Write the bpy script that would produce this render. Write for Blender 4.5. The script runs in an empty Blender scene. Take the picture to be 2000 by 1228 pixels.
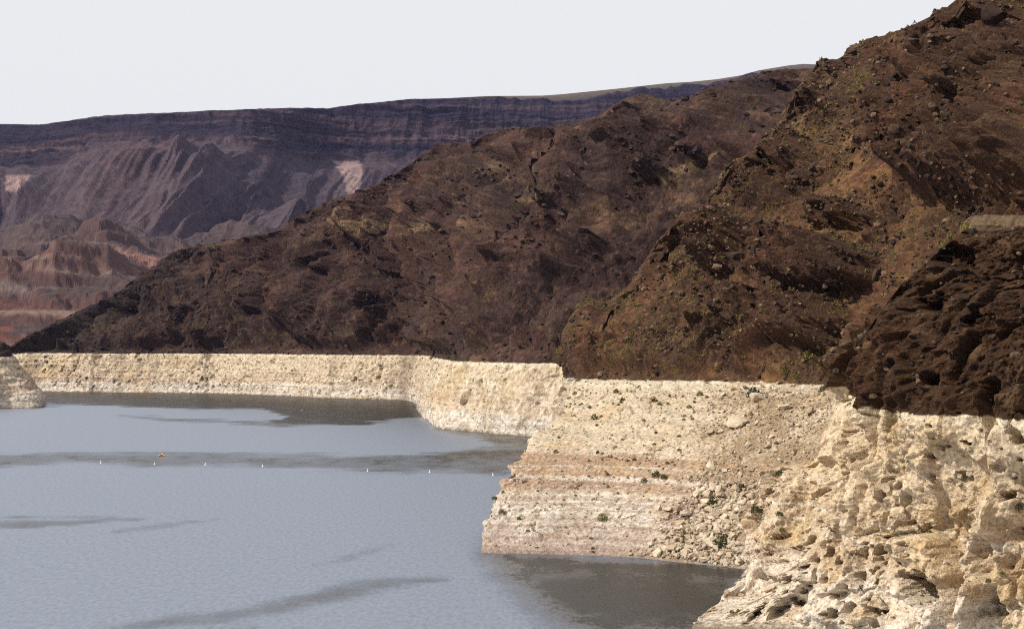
import bpy, math, random
import numpy as np
from concurrent.futures import ThreadPoolExecutor
from mathutils import Vector

# ------------------------------------------------------------------ camera, sky, sun
F, HZ, HC, HR = 3500.0, 668.0, 46.0, 35.5     # focal length (px of a 2000 px frame), horizon row, eye height, old high-water mark
scene = bpy.context.scene
cam_d = bpy.data.cameras.new('camera')
cam = bpy.data.objects.new('camera', cam_d)
scene.collection.objects.link(cam)
cam.location = (0, 0, HC)
cam.rotation_euler = (math.radians(90), 0, 0)
cam_d.sensor_width = 36
cam_d.lens = 36 * F / 2000
cam_d.shift_y = (HZ - 614) / 2000
cam_d.clip_start = 1
cam_d.clip_end = 60000
scene.camera = cam

SUN_AZ, SUN_EL = math.radians(-117), math.radians(39)     # azimuth from +Y, clockwise seen from above
to_sun = Vector((math.sin(SUN_AZ) * math.cos(SUN_EL), math.cos(SUN_AZ) * math.cos(SUN_EL), math.sin(SUN_EL)))
world = bpy.data.worlds.new('World')
scene.world = world
world.use_nodes = True
wn, wl = world.node_tree.nodes, world.node_tree.links
wn.clear()
w_out = wn.new('ShaderNodeOutputWorld')
w_bg = wn.new('ShaderNodeBackground')
w_bg2 = wn.new('ShaderNodeBackground')
w_mix = wn.new('ShaderNodeMixShader')
sky = wn.new('ShaderNodeTexSky')
sky.sky_type = 'NISHITA'
sky.sun_disc = False
sky.sun_elevation = SUN_EL
sky.sun_rotation = SUN_AZ
sky.dust_density = 3.0
sky.altitude = 400
w_bg.inputs['Strength'].default_value = 0.1
wl.new(sky.outputs['Color'], w_bg.inputs['Color'])
# a thin, even veil of high cloud over the whole sky
w_bg2.inputs['Color'].default_value = (0.86, 0.865, 0.872, 1)
w_bg2.inputs['Strength'].default_value = 1.06
w_mix.inputs['Fac'].default_value = 0.9
wl.new(w_bg.outputs[0], w_mix.inputs[1])
wl.new(w_bg2.outputs[0], w_mix.inputs[2])
wl.new(w_mix.outputs[0], w_out.inputs['Surface'])

sun_d = bpy.data.lights.new('sun', 'SUN')
sun_d.energy = 5.0
sun_d.angle = math.radians(0.6)
sun_d.color = (1.0, 0.93, 0.82)
sun = bpy.data.objects.new('sun', sun_d)
scene.collection.objects.link(sun)
sun.rotation_euler = to_sun.to_track_quat('Z', 'Y').to_euler()

vs = scene.view_settings
vs.view_transform = 'Standard'
vs.look = 'None'
vs.exposure = 0.0
vs.gamma = 1.0
vs.use_curve_mapping = False
scene.cycles.max_bounces = 5
scene.cycles.volume_bounces = 0
scene.cycles.use_denoising = False
scene.cycles.filter_width = 1.05

rng = np.random.default_rng(11)
random.seed(11)
f32 = np.float32

# ------------------------------------------------------------------ noise
def _hash(ix, iy, iz, seed):
    return _mix(ix.astype(np.uint32) * np.uint32(374761393) + iy.astype(np.uint32) * np.uint32(668265263)
                + iz.astype(np.uint32) * np.uint32(2147483647) + _seed(seed))
def _seed(seed):
    return np.uint32((seed * 974634777 + 1274126177) & 0xffffffff)
def _mix(h):
    h = (h ^ (h >> np.uint32(13))) * np.uint32(1274126177)
    h = (h ^ (h >> np.uint32(15))) * np.uint32(2246822519)
    return h ^ (h >> np.uint32(16))

_G = np.array([[1,1,0],[-1,1,0],[1,-1,0],[-1,-1,0],[1,0,1],[-1,0,1],[1,0,-1],[-1,0,-1],
               [0,1,1],[0,-1,1],[0,1,-1],[0,-1,-1],[1,1,0],[-1,1,0],[0,-1,1],[0,-1,-1]], f32)
_GX, _GY, _GZ = (np.ascontiguousarray(_G[:, k]) for k in range(3))
_pool = ThreadPoolExecutor(4)

def chunked(fn, p, seed, n_out):
    """run a noise function over blocks of points on all cores"""
    p = np.asarray(p, f32)
    flat = np.ascontiguousarray(p.reshape(-1, 3).T)
    outs = [np.empty(flat.shape[1], f32) for _ in range(n_out)]
    def run(i):
        r = fn(flat[:, i:i + 24576], seed)
        for o, v_ in zip(outs, r if n_out > 1 else (r,)):
            o[i:i + 24576] = v_
    list(_pool.map(run, range(0, flat.shape[1], 24576)))
    outs = [o.reshape(p.shape[:-1]) for o in outs]
    return outs if n_out > 1 else outs[0]

def _perlin(p, seed):
    ip = np.floor(p)
    f = p - ip
    i = ip.astype(np.int32).view(np.uint32)
    w = f * f * f * (f * (f * 6 - 15) + 10)
    out = np.zeros(p.shape[1], f32)
    X = [(i[0] + np.uint32(d)) * np.uint32(374761393) for d in (0, 1)]
    Y_ = [(i[1] + np.uint32(d)) * np.uint32(668265263) + _seed(seed) for d in (0, 1)]
    Z = [(i[2] + np.uint32(d)) * np.uint32(2147483647) for d in (0, 1)]
    wt = [(1 - w[k], w[k]) for k in range(3)]
    fr_ = [(f[k], f[k] - 1) for k in range(3)]
    for dx in (0, 1):
        for dy in (0, 1):
            xy = X[dx] + Y_[dy]; wxy = wt[0][dx] * wt[1][dy]
            for dz in (0, 1):
                g = _mix(xy + Z[dz]) & np.uint32(15)
                out += wxy * wt[2][dz] * (_GX[g] * fr_[0][dx] + _GY[g] * fr_[1][dy] + _GZ[g] * fr_[2][dz])
    return out

def perlin(p, seed=0):
    return chunked(_perlin, p, seed, 1)

def _worley(p, seed):
    ip = np.floor(p)
    f = p - ip
    i = ip.astype(np.int32).view(np.uint32)
    f1 = np.full(p.shape[1], 9, f32); f2 = f1.copy(); idh = np.zeros(p.shape[1], np.uint32)
    ox = np.zeros(p.shape[1], f32); oy = ox; oz = ox
    one = np.uint32(1023); k = f32(1 / 1023)
    u = [np.uint32(4294967295), np.uint32(0), np.uint32(1)]
    for dx in (-1, 0, 1):
        hx = (i[0] + u[dx + 1]) * np.uint32(374761393) + _seed(seed); fx = dx - f[0]
        for dy in (-1, 0, 1):
            hxy = hx + (i[1] + u[dy + 1]) * np.uint32(668265263); fy = dy - f[1]
            for dz in (-1, 0, 1):
                h = _mix(hxy + (i[2] + u[dz + 1]) * np.uint32(2147483647)); fz = dz - f[2]
                a_ = fx + (h & one) * k; b_ = fy + ((h >> np.uint32(10)) & one) * k; c_ = fz + ((h >> np.uint32(20)) & one) * k
                d = (a_ * a_ + b_ * b_ + c_ * c_).astype(f32)
                nearer = d < f1
                f2 = np.where(nearer, f1, np.minimum(f2, d))
                idh = np.where(nearer, h, idh)
                f1 = np.where(nearer, d, f1)
                ox = np.where(nearer, a_, ox); oy = np.where(nearer, b_, oy); oz = np.where(nearer, c_, oz)
    r_ = _mix(idh + np.uint32(77))
    facet = 2 * (ox * ((r_ & one) * k - 0.5) + oy * (((r_ >> np.uint32(10)) & one) * k - 0.5) + oz * (((r_ >> np.uint32(20)) & one) * k - 0.5))
    if seed >= 1000:
        return np.sqrt(f1), np.sqrt(f2), (_mix(idh) & np.uint32(65535)).astype(f32) / 65535, facet
    return np.sqrt(f1), np.sqrt(f2), (_mix(idh) & np.uint32(65535)).astype(f32) / 65535

def worley(p, seed=0):
    return chunked(_worley, p, seed, 3)

def fbm(p, octaves=5, seed=0, gain=0.5, lac=2.03, ridged=False):
    p = np.asarray(p, f32)
    a, s, tot = 1.0, np.zeros(p.shape[:-1], f32), 0.0
    for o in range(octaves):
        n = perlin(p + 17.3 * o, seed + o)
        if ridged:
            n = 1 - 2.2 * np.abs(n)
        s += a * n
        tot += a
        a *= gain
        p = p * lac
    return s / tot

def facets(p, seed=0):
    """cells like broken blocks: distance, second distance, cell number, tilt of the cell's face"""
    return chunked(_worley, p, 1000 + seed, 4)

def blocks(f1_, f2_, cid_, fac_, step_, tilt_, seam=0.22, soft=2):
    """jointed rock: every cell stands proud by its own step and tilt and meets its neighbours in a seam"""
    return soften(sstep(0.0, seam * 0.4, f2_ - f1_) * (step_ * (cid_ - 0.5) + tilt_ * fac_), soft)

def soften(a, n_):
    """spread a step over a few faces so that its edge does not follow the grid"""
    for _ in range(n_):
        p_ = np.pad(a, 1, mode='edge')
        a = (p_[:-2, 1:-1] + p_[2:, 1:-1] + p_[1:-1, :-2] + p_[1:-1, 2:] + 2 * p_[1:-1, 1:-1]) / 6
    return a

def outward(N_, k):
    """the way a face breaks forward: between the surface normal and level ground"""
    h_ = N_ * np.array([1, 1, 0.0]); h_ /= np.maximum(np.linalg.norm(h_, axis=2, keepdims=True), 1e-6)
    d_ = lerp(N_, h_, k)
    return d_ / np.linalg.norm(d_, axis=2, keepdims=True)

def down_slope(G_, row, v_, across, along, seed, octaves=4):
    """gullies and ribs that run down the slope: noise in (distance along the shore, height)"""
    step_ = np.linalg.norm(np.diff(G_[row, :, :2], axis=0), axis=1)
    u_ = np.concatenate([[0], np.cumsum(step_)])[None, :] + 0 * v_
    wob_ = fbm(G_ / (across * 1.6), 3, seed + 40) * across * 0.7
    return fbm(np.stack([(u_ + wob_) / across, v_ * along + 0 * u_, 0 * u_ + 3.3], -1), octaves, seed, ridged=True)

def sstep(a, b, x):
    t = np.clip((x - a) / (b - a), 0, 1)
    return t * t * (3 - 2 * t)

def lerp(a, b, t):
    return a + (b - a) * t

def mixc(c, col, t):
    return c + (np.array(col, f32) - c) * t[..., None]

# ------------------------------------------------------------------ measuring: a picture ray at a chosen distance gives a point of the place
def P(px, py, Y):
    return ((px - 1000) / F * Y, Y, HC + (HZ - py) / F * Y)
def W(px, py):                       # where the ray meets the lake
    return P(px, py, HC * F / (py - HZ))
def R(px, py):                       # where the ray meets the old high-water level
    return P(px, py, (HC - HR) * F / (py - HZ))
def RY(px, Y, z=HR):
    return ((px - 1000) / F * Y, Y, z)
def proj(V):
    V = np.asarray(V)
    Y = np.maximum(V[..., 1], 1)
    return 1000 + F * V[..., 0] / Y, HZ - F * (V[..., 2] - HC) / Y

# ------------------------------------------------------------------ surfaces lofted through measured lines
def pchip(x, y, xi):
    """monotone cubic along axis 0"""
    x = np.asarray(x, float); y = np.asarray(y, float)
    h = np.diff(x).reshape((-1,) + (1,) * (y.ndim - 1))
    d = np.diff(y, axis=0) / h
    m = np.zeros_like(y)
    if len(x) > 2:
        w1 = 2 * h[1:] + h[:-1]; w2 = h[1:] + 2 * h[:-1]
        with np.errstate(divide='ignore', invalid='ignore'):
            t = (w1 + w2) / (w1 / d[:-1] + w2 / d[1:])
        m[1:-1] = np.where(d[:-1] * d[1:] > 0, np.nan_to_num(t), 0)
    m[0] = d[0]; m[-1] = d[-1]
    k = np.clip(np.searchsorted(x, xi) - 1, 0, len(x) - 2)
    sh = (-1,) + (1,) * (y.ndim - 1)
    hk = (x[k + 1] - x[k]).reshape(sh)
    t = ((xi - x[k]).reshape(sh)) / hk
    return ((1 + 2 * t) * (1 - t) ** 2 * y[k] + t * (1 - t) ** 2 * hk * m[k]
            + t * t * (3 - 2 * t) * y[k + 1] + t * t * (t - 1) * hk * m[k + 1])

def loft(cols, nu, nv, row_w=None, even=0.35):
    """cols: [column][row] points -> fine grid nv x nu x 3, plus the row parameter of each fine row"""
    C = np.array(cols, float).transpose(1, 0, 2)           # rows x cols x 3
    nr, nc = C.shape[:2]
    px, py = proj(C)
    inx = (px[:, 1:] + px[:, :-1]) / 2
    du = (np.hypot(np.diff(px, axis=1), np.diff(py, axis=1)) * np.where((inx > -250) & (inx < 2250), 1, 0.08))[1:-2].mean(0)
    dw = (np.linalg.norm(np.diff(C, axis=1), axis=2) * np.where((inx > -250) & (inx < 2250), 1, 0.25))[1:-2].mean(0)
    du = du / du.sum() + even * dw / dw.sum()
    s = np.concatenate([[0], np.cumsum(du)])
    dv = np.hypot(np.diff(px, axis=0), np.diff(py, axis=0)).mean(1)
    if row_w is not None:
        dv = dv * np.array(row_w)
    t = np.concatenate([[0], np.cumsum(np.maximum(dv, dv.sum() * 0.012))])
    ti = np.linspace(0, t[-1], nv)
    si = np.linspace(0, s[-1], nu)
    G = pchip(t, C, ti)                                     # nv x nc x 3
    G = pchip(s, G.transpose(1, 0, 2), si).transpose(1, 0, 2)
    rowp = np.interp(ti, t, np.arange(nr))
    return G, rowp

def normals(G):
    du = np.gradient(G, axis=1); dv = np.gradient(G, axis=0)
    n = np.cross(du, dv)
    n /= np.maximum(np.linalg.norm(n, axis=2, keepdims=True), 1e-9)
    return n

def poly_sd(px, py, pts):
    """signed distance (px) to a polygon, positive inside"""
    pts = np.array(pts, float)
    d = np.full(px.shape, 1e9); inside = np.zeros(px.shape, bool)
    for (x0, y0), (x1, y1) in zip(pts, np.roll(pts, -1, axis=0)):
        ex, ey = x1 - x0, y1 - y0
        t = np.clip(((px - x0) * ex + (py - y0) * ey) / (ex * ex + ey * ey + 1e-9), 0, 1)
        d = np.minimum(d, np.hypot(px - x0 - t * ex, py - y0 - t * ey))
        c = ((y0 > py) != (y1 > py))
        xi = x0 + (py - y0) * ex / (ey if abs(ey) > 1e-9 else 1e-9)
        inside ^= c & (px < xi)
    return np.where(inside, d, -d)

def line_d(px, py, pts):
    d = np.full(px.shape, 1e9)
    for (x0, y0), (x1, y1) in zip(pts[:-1], pts[1:]):
        ex, ey = x1 - x0, y1 - y0
        t = np.clip(((px - x0) * ex + (py - y0) * ey) / (ex * ex + ey * ey + 1e-9), 0, 1)
        d = np.minimum(d, np.hypot(px - x0 - t * ex, py - y0 - t * ey))
    return d

def under_skyline(G_, line, soft=0.0015, ragged=0.0):
    """keep the relief of a slope below its measured ridge line"""
    x_, _ = proj(G_)
    top = (HZ - np.interp(x_, line[:, 0], line[:, 1]) + ragged) / F
    tan_ = (G_[..., 2] - HC) / np.maximum(G_[..., 1], 1)
    k_ = np.maximum(tan_ - (top - soft), 0)
    new = np.where(k_ > 0, top - soft + soft * (1 - np.exp(-k_ / soft)), tan_)
    G_[..., 2] = HC + new * G_[..., 1]
    return G_

# ------------------------------------------------------------------ mesh helpers
def link(o, parent=None):
    scene.collection.objects.link(o)
    if parent is not None:
        o.parent = parent
    return o

def mesh_from(name, V, Fc, col=None, smooth=False):
    """V n x 3, Fc m x k (k = 3 or 4)"""
    V = np.ascontiguousarray(V, f32); Fc = np.ascontiguousarray(Fc, np.int32)
    me = bpy.data.meshes.new(name)
    me.vertices.add(len(V)); me.vertices.foreach_set('co', V.ravel())
    k = Fc.shape[1]
    me.loops.add(Fc.size); me.loops.foreach_set('vertex_index', Fc.ravel())
    me.polygons.add(len(Fc))
    me.polygons.foreach_set('loop_start', np.arange(0, Fc.size, k, dtype=np.int32))
    me.polygons.foreach_set('loop_total', np.full(len(Fc), k, np.int32))
    me.polygons.foreach_set('use_smooth', np.full(len(Fc), smooth, bool))
    if col is not None:
        a = me.attributes.new('rock', 'FLOAT_COLOR', 'POINT')
        c4 = np.ones((len(V), 4), f32); c4[:, :3] = col
        a.data.foreach_set('color', c4.ravel())
    me.update(calc_edges=True)
    return me

def grid_faces(nv, nu):
    i = np.arange(nv * nu).reshape(nv, nu)
    return np.stack([i[:-1, :-1], i[:-1, 1:], i[1:, 1:], i[1:, :-1]], -1).reshape(-1, 4)

def sub_mesh(name, V, Fc, col, smooth):
    used = np.unique(Fc)
    mp = np.zeros(len(V), np.int64); mp[used] = np.arange(len(used))
    return mesh_from(name, V[used], mp[Fc], col[used], smooth)

def hill_object(name, G, col, mat, band=None, smooth=False):
    """the hill as a structure; the bleached band along its foot is a part of it"""
    nv, nu = G.shape[:2]
    V = G.reshape(-1, 3); C = col.reshape(-1, 3); Fc = grid_faces(nv, nu)
    if band is None:
        o = link(bpy.data.objects.new(name, sub_mesh(name, V, Fc, C, smooth)))
        o.data.materials.append(mat)
    else:
        zf = band.reshape(-1)[Fc].mean(1)
        o = link(bpy.data.objects.new(name, sub_mesh(name, V, Fc[zf < 0.5], C, smooth)))
        o.data.materials.append(mat)
        b = link(bpy.data.objects.new('bleached_band', sub_mesh('bleached_band', V, Fc[zf >= 0.5], C, smooth)), o)
        b.data.materials.append(mat)
        b['label'] = 'pale mineral band left by the falling lake'
    o['kind'] = 'structure'
    return o

def nodes_of(name):
    m = bpy.data.materials.new(name); m.use_nodes = True
    nt = m.node_tree
    return m, nt.nodes, nt.links, nt.nodes['Principled BSDF']

def rock_material(name, grain, contrast, bump, bump_scale, hue=(0.74, 0.74, 0.74), stretch=(1, 1, 1)):
    """colour of the beds comes with the mesh; speckle, grain and fine relief from noise"""
    m, n, l, b = nodes_of(name)
    att = n.new('ShaderNodeAttribute'); att.attribute_name = 'rock'
    tc = n.new('ShaderNodeTexCoord')
    mp = n.new('ShaderNodeMapping'); mp.inputs['Scale'].default_value = stretch
    l.new(tc.outputs['Object'], mp.inputs['Vector'])
    n1 = n.new('ShaderNodeTexNoise'); n1.inputs['Scale'].default_value = grain
    n1.inputs['Detail'].default_value = 6; n1.inputs['Roughness'].default_value = 0.72
    l.new(mp.outputs[0], n1.inputs['Vector'])
    mr = n.new('ShaderNodeMapRange')
    mr.inputs['From Min'].default_value = 0.3; mr.inputs['From Max'].default_value = 0.7
    mr.inputs['To Min'].default_value = 1 - contrast; mr.inputs['To Max'].default_value = 1 + contrast
    l.new(n1.outputs['Fac'], mr.inputs['Value'])
    mul = n.new('ShaderNodeMix'); mul.data_type = 'RGBA'; mul.blend_type = 'MULTIPLY'; mul.inputs['Factor'].default_value = 1
    l.new(att.outputs['Color'], mul.inputs['A']); l.new(mr.outputs[0], mul.inputs['B'])
    mul2 = n.new('ShaderNodeMix'); mul2.data_type = 'RGBA'; mul2.blend_type = 'MULTIPLY'; mul2.inputs['Factor'].default_value = 1
    l.new(mul.outputs['Result'], mul2.inputs['A']); mul2.inputs['B'].default_value = (*hue, 1)
    l.new(mul2.outputs['Result'], b.inputs['Base Color'])
    b.inputs['Roughness'].default_value = 0.95
    b.inputs['Specular IOR Level'].default_value = 0.15
    n2 = n.new('ShaderNodeTexNoise'); n2.inputs['Scale'].default_value = bump_scale
    n2.inputs['Detail'].default_value = 5; n2.inputs['Roughness'].default_value = 0.65
    l.new(mp.outputs[0], n2.inputs['Vector'])
    bp = n.new('ShaderNodeBump'); bp.inputs['Strength'].default_value = 1.0; bp.inputs['Distance'].default_value = bump
    l.new(n2.outputs['Fac'], bp.inputs['Height']); l.new(bp.outputs[0], b.inputs['Normal'])
    return m

def plain_material(name, color, rough=0.6, var=0.15, scale=3.0):
    m, n, l, b = nodes_of(name)
    tc = n.new('ShaderNodeTexCoord')
    nz = n.new('ShaderNodeTexNoise'); nz.inputs['Scale'].default_value = scale; nz.inputs['Detail'].default_value = 4
    l.new(tc.outputs['Object'], nz.inputs['Vector'])
    rp = n.new('ShaderNodeValToRGB')
    c = np.array(color)
    rp.color_ramp.elements[0].position = 0.3; rp.color_ramp.elements[0].color = (*(c * (1 - var)), 1)
    rp.color_ramp.elements[1].position = 0.7; rp.color_ramp.elements[1].color = (*np.minimum(c * (1 + var), 1), 1)
    l.new(nz.outputs['Fac'], rp.inputs['Fac']); l.new(rp.outputs['Color'], b.inputs['Base Color'])
    b.inputs['Roughness'].default_value = rough
    return m

# ------------------------------------------------------------------ colours of the beds
def ring_colour(Pn, q, lo=1.0, warm=0.0):
    """mineral-whitened rock below the high-water mark: level beds, stains, speckle. Pn: points, q: scale of the blotches"""
    z = Pn[..., 2]
    wob = perlin(Pn / 60, 71) * 2.2 + perlin(Pn / 14, 72) * 0.5
    t = (z + wob) / HR
    zz = (z + wob * 0.25)
    band = perlin(np.stack([zz * 0.55, Pn[..., 0] * 0.004, Pn[..., 1] * 0.004], -1), 73)
    fine = perlin(np.stack([zz * 1.9, Pn[..., 0] * 0.01, Pn[..., 1] * 0.01], -1), 74)
    blot = fbm(Pn / (9 * q), 4, 75)
    spk = fbm(Pn / (1.8 * q), 3, 76)
    c = np.zeros(Pn.shape, f32) + np.array((0.63, 0.51, 0.365), f32)
    c = mixc(c, (0.71, 0.63, 0.535), sstep(0.36, 0.22, t) * 0.9)                     # whiter foot
    br = sstep(0.25, 0.34, t) * sstep(0.60, 0.5, t)                                  # brown beds half way up
    c = mixc(c, (0.40, 0.245, 0.15), np.clip(br * (0.42 + 1.3 * band + 0.7 * fine) * lo, 0, 0.85))
    c = mixc(c, (0.46, 0.33, 0.26), np.clip((band * 1.5 + fine * 1.2 - 0.1) * lo, 0, 0.7) * sstep(0.55, 0.3, t))
    c = mixc(c, (0.80, 0.74, 0.64), np.clip(sstep(0.18, 0.36, fine) * 0.6, 0, 1) * sstep(0.62, 0.5, t))
    c = mixc(c, (0.40, 0.265, 0.19), sstep(0.16, 0.30, -fine) * sstep(0.62, 0.5, t) * 0.6 * min(lo, 1.2))
    c = mixc(c, (0.37, 0.26, 0.16), sstep(0.12, 0.42, blot) * 0.75)
    c = mixc(c, (0.52, 0.36, 0.17), sstep(0.08, 0.4, fbm(Pn / (22 * q), 3, 77)) * (0.4 + warm))
    c = mixc(c, (0.28, 0.195, 0.13), sstep(0.16, 0.4, spk) * 0.75)
    c = mixc(c, (0.78, 0.70, 0.58), sstep(0.14, 0.4, -spk) * 0.5)
    c = mixc(c, (0.76, 0.67, 0.52), sstep(HR - 2.6, HR - 0.6, z + spk * 2.5) * 0.65)      # freshest crust under the mark
    c = mixc(c * 1.1, (0.17, 0.13, 0.10), sstep(1.3, 0.2, z + spk * 2.0) * 0.8)          # damp foot
    return c

def hill_colour(Pn, q, tone, rock, scree):
    """desert-varnished rock, browner scree, sparse olive scrub"""
    a = fbm(Pn / (40 * q), 4, 81); b_ = fbm(Pn / (11 * q), 4, 82); s = fbm(Pn / (2.2 * q), 3, 83)
    dark = np.array((0.046, 0.0285, 0.0225), f32) * np.array(tone, f32)
    red = np.array((0.096, 0.051, 0.037), f32) * np.array(tone, f32)
    tan = np.array((0.205, 0.130, 0.072), f32) * np.array(tone, f32)
    olive = np.array((0.105, 0.085, 0.036), f32) * np.array(tone, f32)
    c = np.zeros(Pn.shape, f32) + dark * 1.25
    c = mixc(c, red, np.clip(sstep(-0.12, 0.28, a + 0.4 * b_), 0, 1) * 0.8)
    c = mixc(c, tan, np.clip(scree * sstep(-0.25, 0.3, b_ + 0.5 * s), 0, 1) * 0.75)
    c = mixc(c, olive, np.clip(sstep(0.05, 0.32, fbm(Pn / (5 * q), 4, 84)) * (1 - rock), 0, 1) * 0.45)
    c = mixc(c, dark * 0.75, rock * sstep(-0.3, 0.2, b_) * 0.75)
    c = mixc(c, tan, sstep(0.18, 0.40, s) * 0.5 * (1 - 0.5 * rock))
    c = mixc(c, dark * 0.6, sstep(0.15, 0.4, -s) * 0.35)
    return c

def apply_wl(Pn, q, ring, hill, edge=0.35, lift=0.0):
    """sharp level change of colour at the old high-water mark"""
    z = Pn[..., 2] + perlin(Pn / (3 * q), 91) * edge + perlin(Pn / (45 * q), 92) * 0.25
    k = sstep(HR + 0.12, HR - 0.12, z - lift)
    return hill + (ring - hill) * k[..., None], k

sheets = {}        # name -> dict(G, N, px, py) for placing stones and shrubs on the ground

def keep(name, G, **extra):
    px, py = proj(G)
    sheets[name] = dict(G=G, N=normals(G), px=px, py=py, **extra)

#@@TERRAIN
# ================================================================== far bank and middle cliff
SKY_D = np.array([(-400,700),(-60,692),(10,687),(24,680),(60,657),(100,641),(160,611),(220,579),(270,546),(310,519),(335,497),(350,491),(390,481),(440,471),(490,466),(540,455),
         (570,433),(610,411),(650,391),(690,379),(730,363),(760,351),(800,327),(830,306),(855,283),(880,279),(930,283),(960,263),(1000,255),(1060,252),(1130,245),
         (1160,238),(1190,215),(1230,194),(1257,186),(1300,197),(1350,201),(1380,186),(1430,170),(1470,158),(1500,148),(1550,141),(1610,136),(1700,130),(2100,120)], float)

def column_D(w, setback, crest, sag=(0, 0, 0)):
    (wx, wY), (cx, cy, cY) = w, crest
    wp = np.array(RY(wx, wY, 0.0))
    rp = np.array(RY(wx, wY, HR)) + np.array([setback[0], setback[1], 0])
    cp = np.array(P(cx, cy, cY))
    below = wp + np.array([0, -6, -6])
    rows = [below, wp, lerp(wp, rp, 0.45) + np.array([0, 0, 1.5]), rp]
    for t in (0.2, 0.5, 0.8):
        rows.append(lerp(rp, cp, t) + np.array([0, 0, 6 * math.sin(math.pi * t)]))
    rows += [cp, cp + np.array([0.02 * cY * (cx - 1000) / 1000 + 5, 60, -6]), cp + np.array([0.05 * cY * (cx - 1000) / 1000 + 20, 330, -120])]
    return rows

cols = [column_D((-320, 1700), (0, 24), (-330, 715, 1770)), column_D((-120, 1675), (0, 24), (-110, 704, 1750)),
        column_D((0, 1665), (0, 24), (15, 687, 1740)), column_D((100, 1660), (0, 22), (160, 610, 1810)),
        column_D((200, 1640), (2, 22), (310, 518, 1850)), column_D((300, 1625), (3, 22), (390, 480, 1850)),
        column_D((400, 1610), (3, 22), (540, 455, 1800)), column_D((550, 1533), (6, 20), (650, 390, 1720)),
        column_D((650, 1464), (8, 20), (760, 350, 1660)), column_D((785, 1415), (8, 16), (860, 282, 1600)),
        column_D((812, 1330), (14, 10), (905, 279, 1560)), column_D((818, 1180), (14, 6), (960, 263, 1500)),
        column_D((838, 1030), (12, 8), (1040, 253, 1440)), column_D((858, 955), (10, 14), (1140, 243, 1400)),
        column_D((920, 925), (8, 18), (1250, 187, 1370)), column_D((1000, 885), (8, 18), (1350, 200, 1330)),
        column_D((1060, 868), (8, 18), (1450, 160, 1270)), column_D((1160, 845), (8, 18), (1610, 126, 1180)),
        column_D((1320, 800), (8, 18), (1800, 115, 1050)), column_D((1520, 740), (8, 18), (2050, 110, 930))]
G, rowp = loft(cols, 860, 410, row_w=[0.3, 1.5, 1.5, 1, 1, 1, 1, 0.3, 0.1])
v = np.clip((rowp - 3) / 4, 0, 1)[:, None]                     # 0 at the old water mark, 1 at the crest
px, py = proj(G)
crest_i = int(np.argmin(np.abs(rowp - 7)))
dz = (np.interp(px[crest_i], SKY_D[:, 0], SKY_D[:, 1]) - py[crest_i]) * -1 / F * G[crest_i, :, 1]
G[..., 2] += dz[None, :] * np.where(rowp[:, None] > 3, v, 0)
N = normals(G)
px, py = proj(G)
up = sstep(3.0, 3.3, rowp)[:, None] * (1 - 0.55 * sstep(6.6, 7.0, rowp)[:, None])      # above the mark
low = sstep(1.6, 2.2, rowp)[:, None] * sstep(3.25, 2.9, rowp)[:, None]
# spurs that come down towards the lake
spur = np.zeros(px.shape)
for pts, h, w in [([(1500,145),(1420,290),(1300,420),(1230,520),(1120,640)], 30, 50), ([(1257,190),(1215,300),(1140,400),(1010,520),(930,640)], 26, 46),
                  ([(1000,258),(960,360),(850,460),(780,560),(700,660)], 24, 44), ([(860,285),(800,390),(700,470),(600,560),(540,660)], 18, 40),
                  ([(650,392),(580,480),(470,560),(400,650)], 14, 34), ([(540,458),(430,530),(330,600),(230,660)], 10, 30), ([(1610,130),(1520,330),(1400,480),(1300,620)], 26, 50)]:
    wob = fbm(G / 90, 3, 12) * 60
    d = line_d(px + wob, py + wob * 0.4, pts)
    spur += h * np.exp(-(d / w) ** 1.4) * sstep(0, 0.35, v)
gul = fbm(np.stack([G[..., 0] / 55 + G[..., 2] / 260, G[..., 1] / 70, G[..., 2] / 190], -1), 4, 21, ridged=True)
outc = sstep(-0.05, 0.3, fbm(G / np.array([60, 60, 40]), 4, 22) + 0.15 * spur / 30)
f1, f2, cid, fac = facets(G / np.array([16, 16, 22]) + 0.4 * fbm(G / 12, 3, 24)[..., None], 23)
g1, g2, _ = worley(G / np.array([5.5, 5.5, 8]) + 0.3 * perlin(G / 4, 25)[..., None], 26)
fine = fbm(G / 7, 4, 27)
rib = down_slope(G, int(np.argmin(np.abs(rowp - 3.6))), v, 62, 1.3, 151)
cut = down_slope(G, int(np.argmin(np.abs(rowp - 3.6))), v, 105, 1.0, 161, 3)
d_hill = (1.2 * spur + 9 * gul + 24 * rib - 32 * sstep(0.25, 0.95, cut) + 9 * fbm(G / 45, 4, 28)) * (1 - 0.95 * sstep(0.6, 0.98, v)) + outc * (3 + 3 * (0.6 - f1) + blocks(f1, f2, cid, fac, 10, 18, 0.3, 1) + 3 * (0.6 - g1))
d_fine = (1 - outc) * 2.0 * (0.6 - g1) + 2.0 * fine + (2.2 + 2.2 * outc) * fbm(G / np.array([11, 11, 15]), 5, 38, ridged=True, gain=0.6)
h1, h2, hid = worley(G / np.array([13, 13, 18]) + 0.3 * perlin(G / 9, 29)[..., None], 30)
ledge = perlin(np.stack([G[..., 2] * 0.5, G[..., 0] / 80, G[..., 1] / 80], -1), 31)
crack = sstep(0.16, 0.0, h2 - h1) * sstep(0.0, 0.25, fbm(G / 50, 3, 33))
flute = fbm(np.stack([G[..., 0] / 11, G[..., 1] / 11, G[..., 2] / 60], -1), 4, 34, ridged=True)
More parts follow.
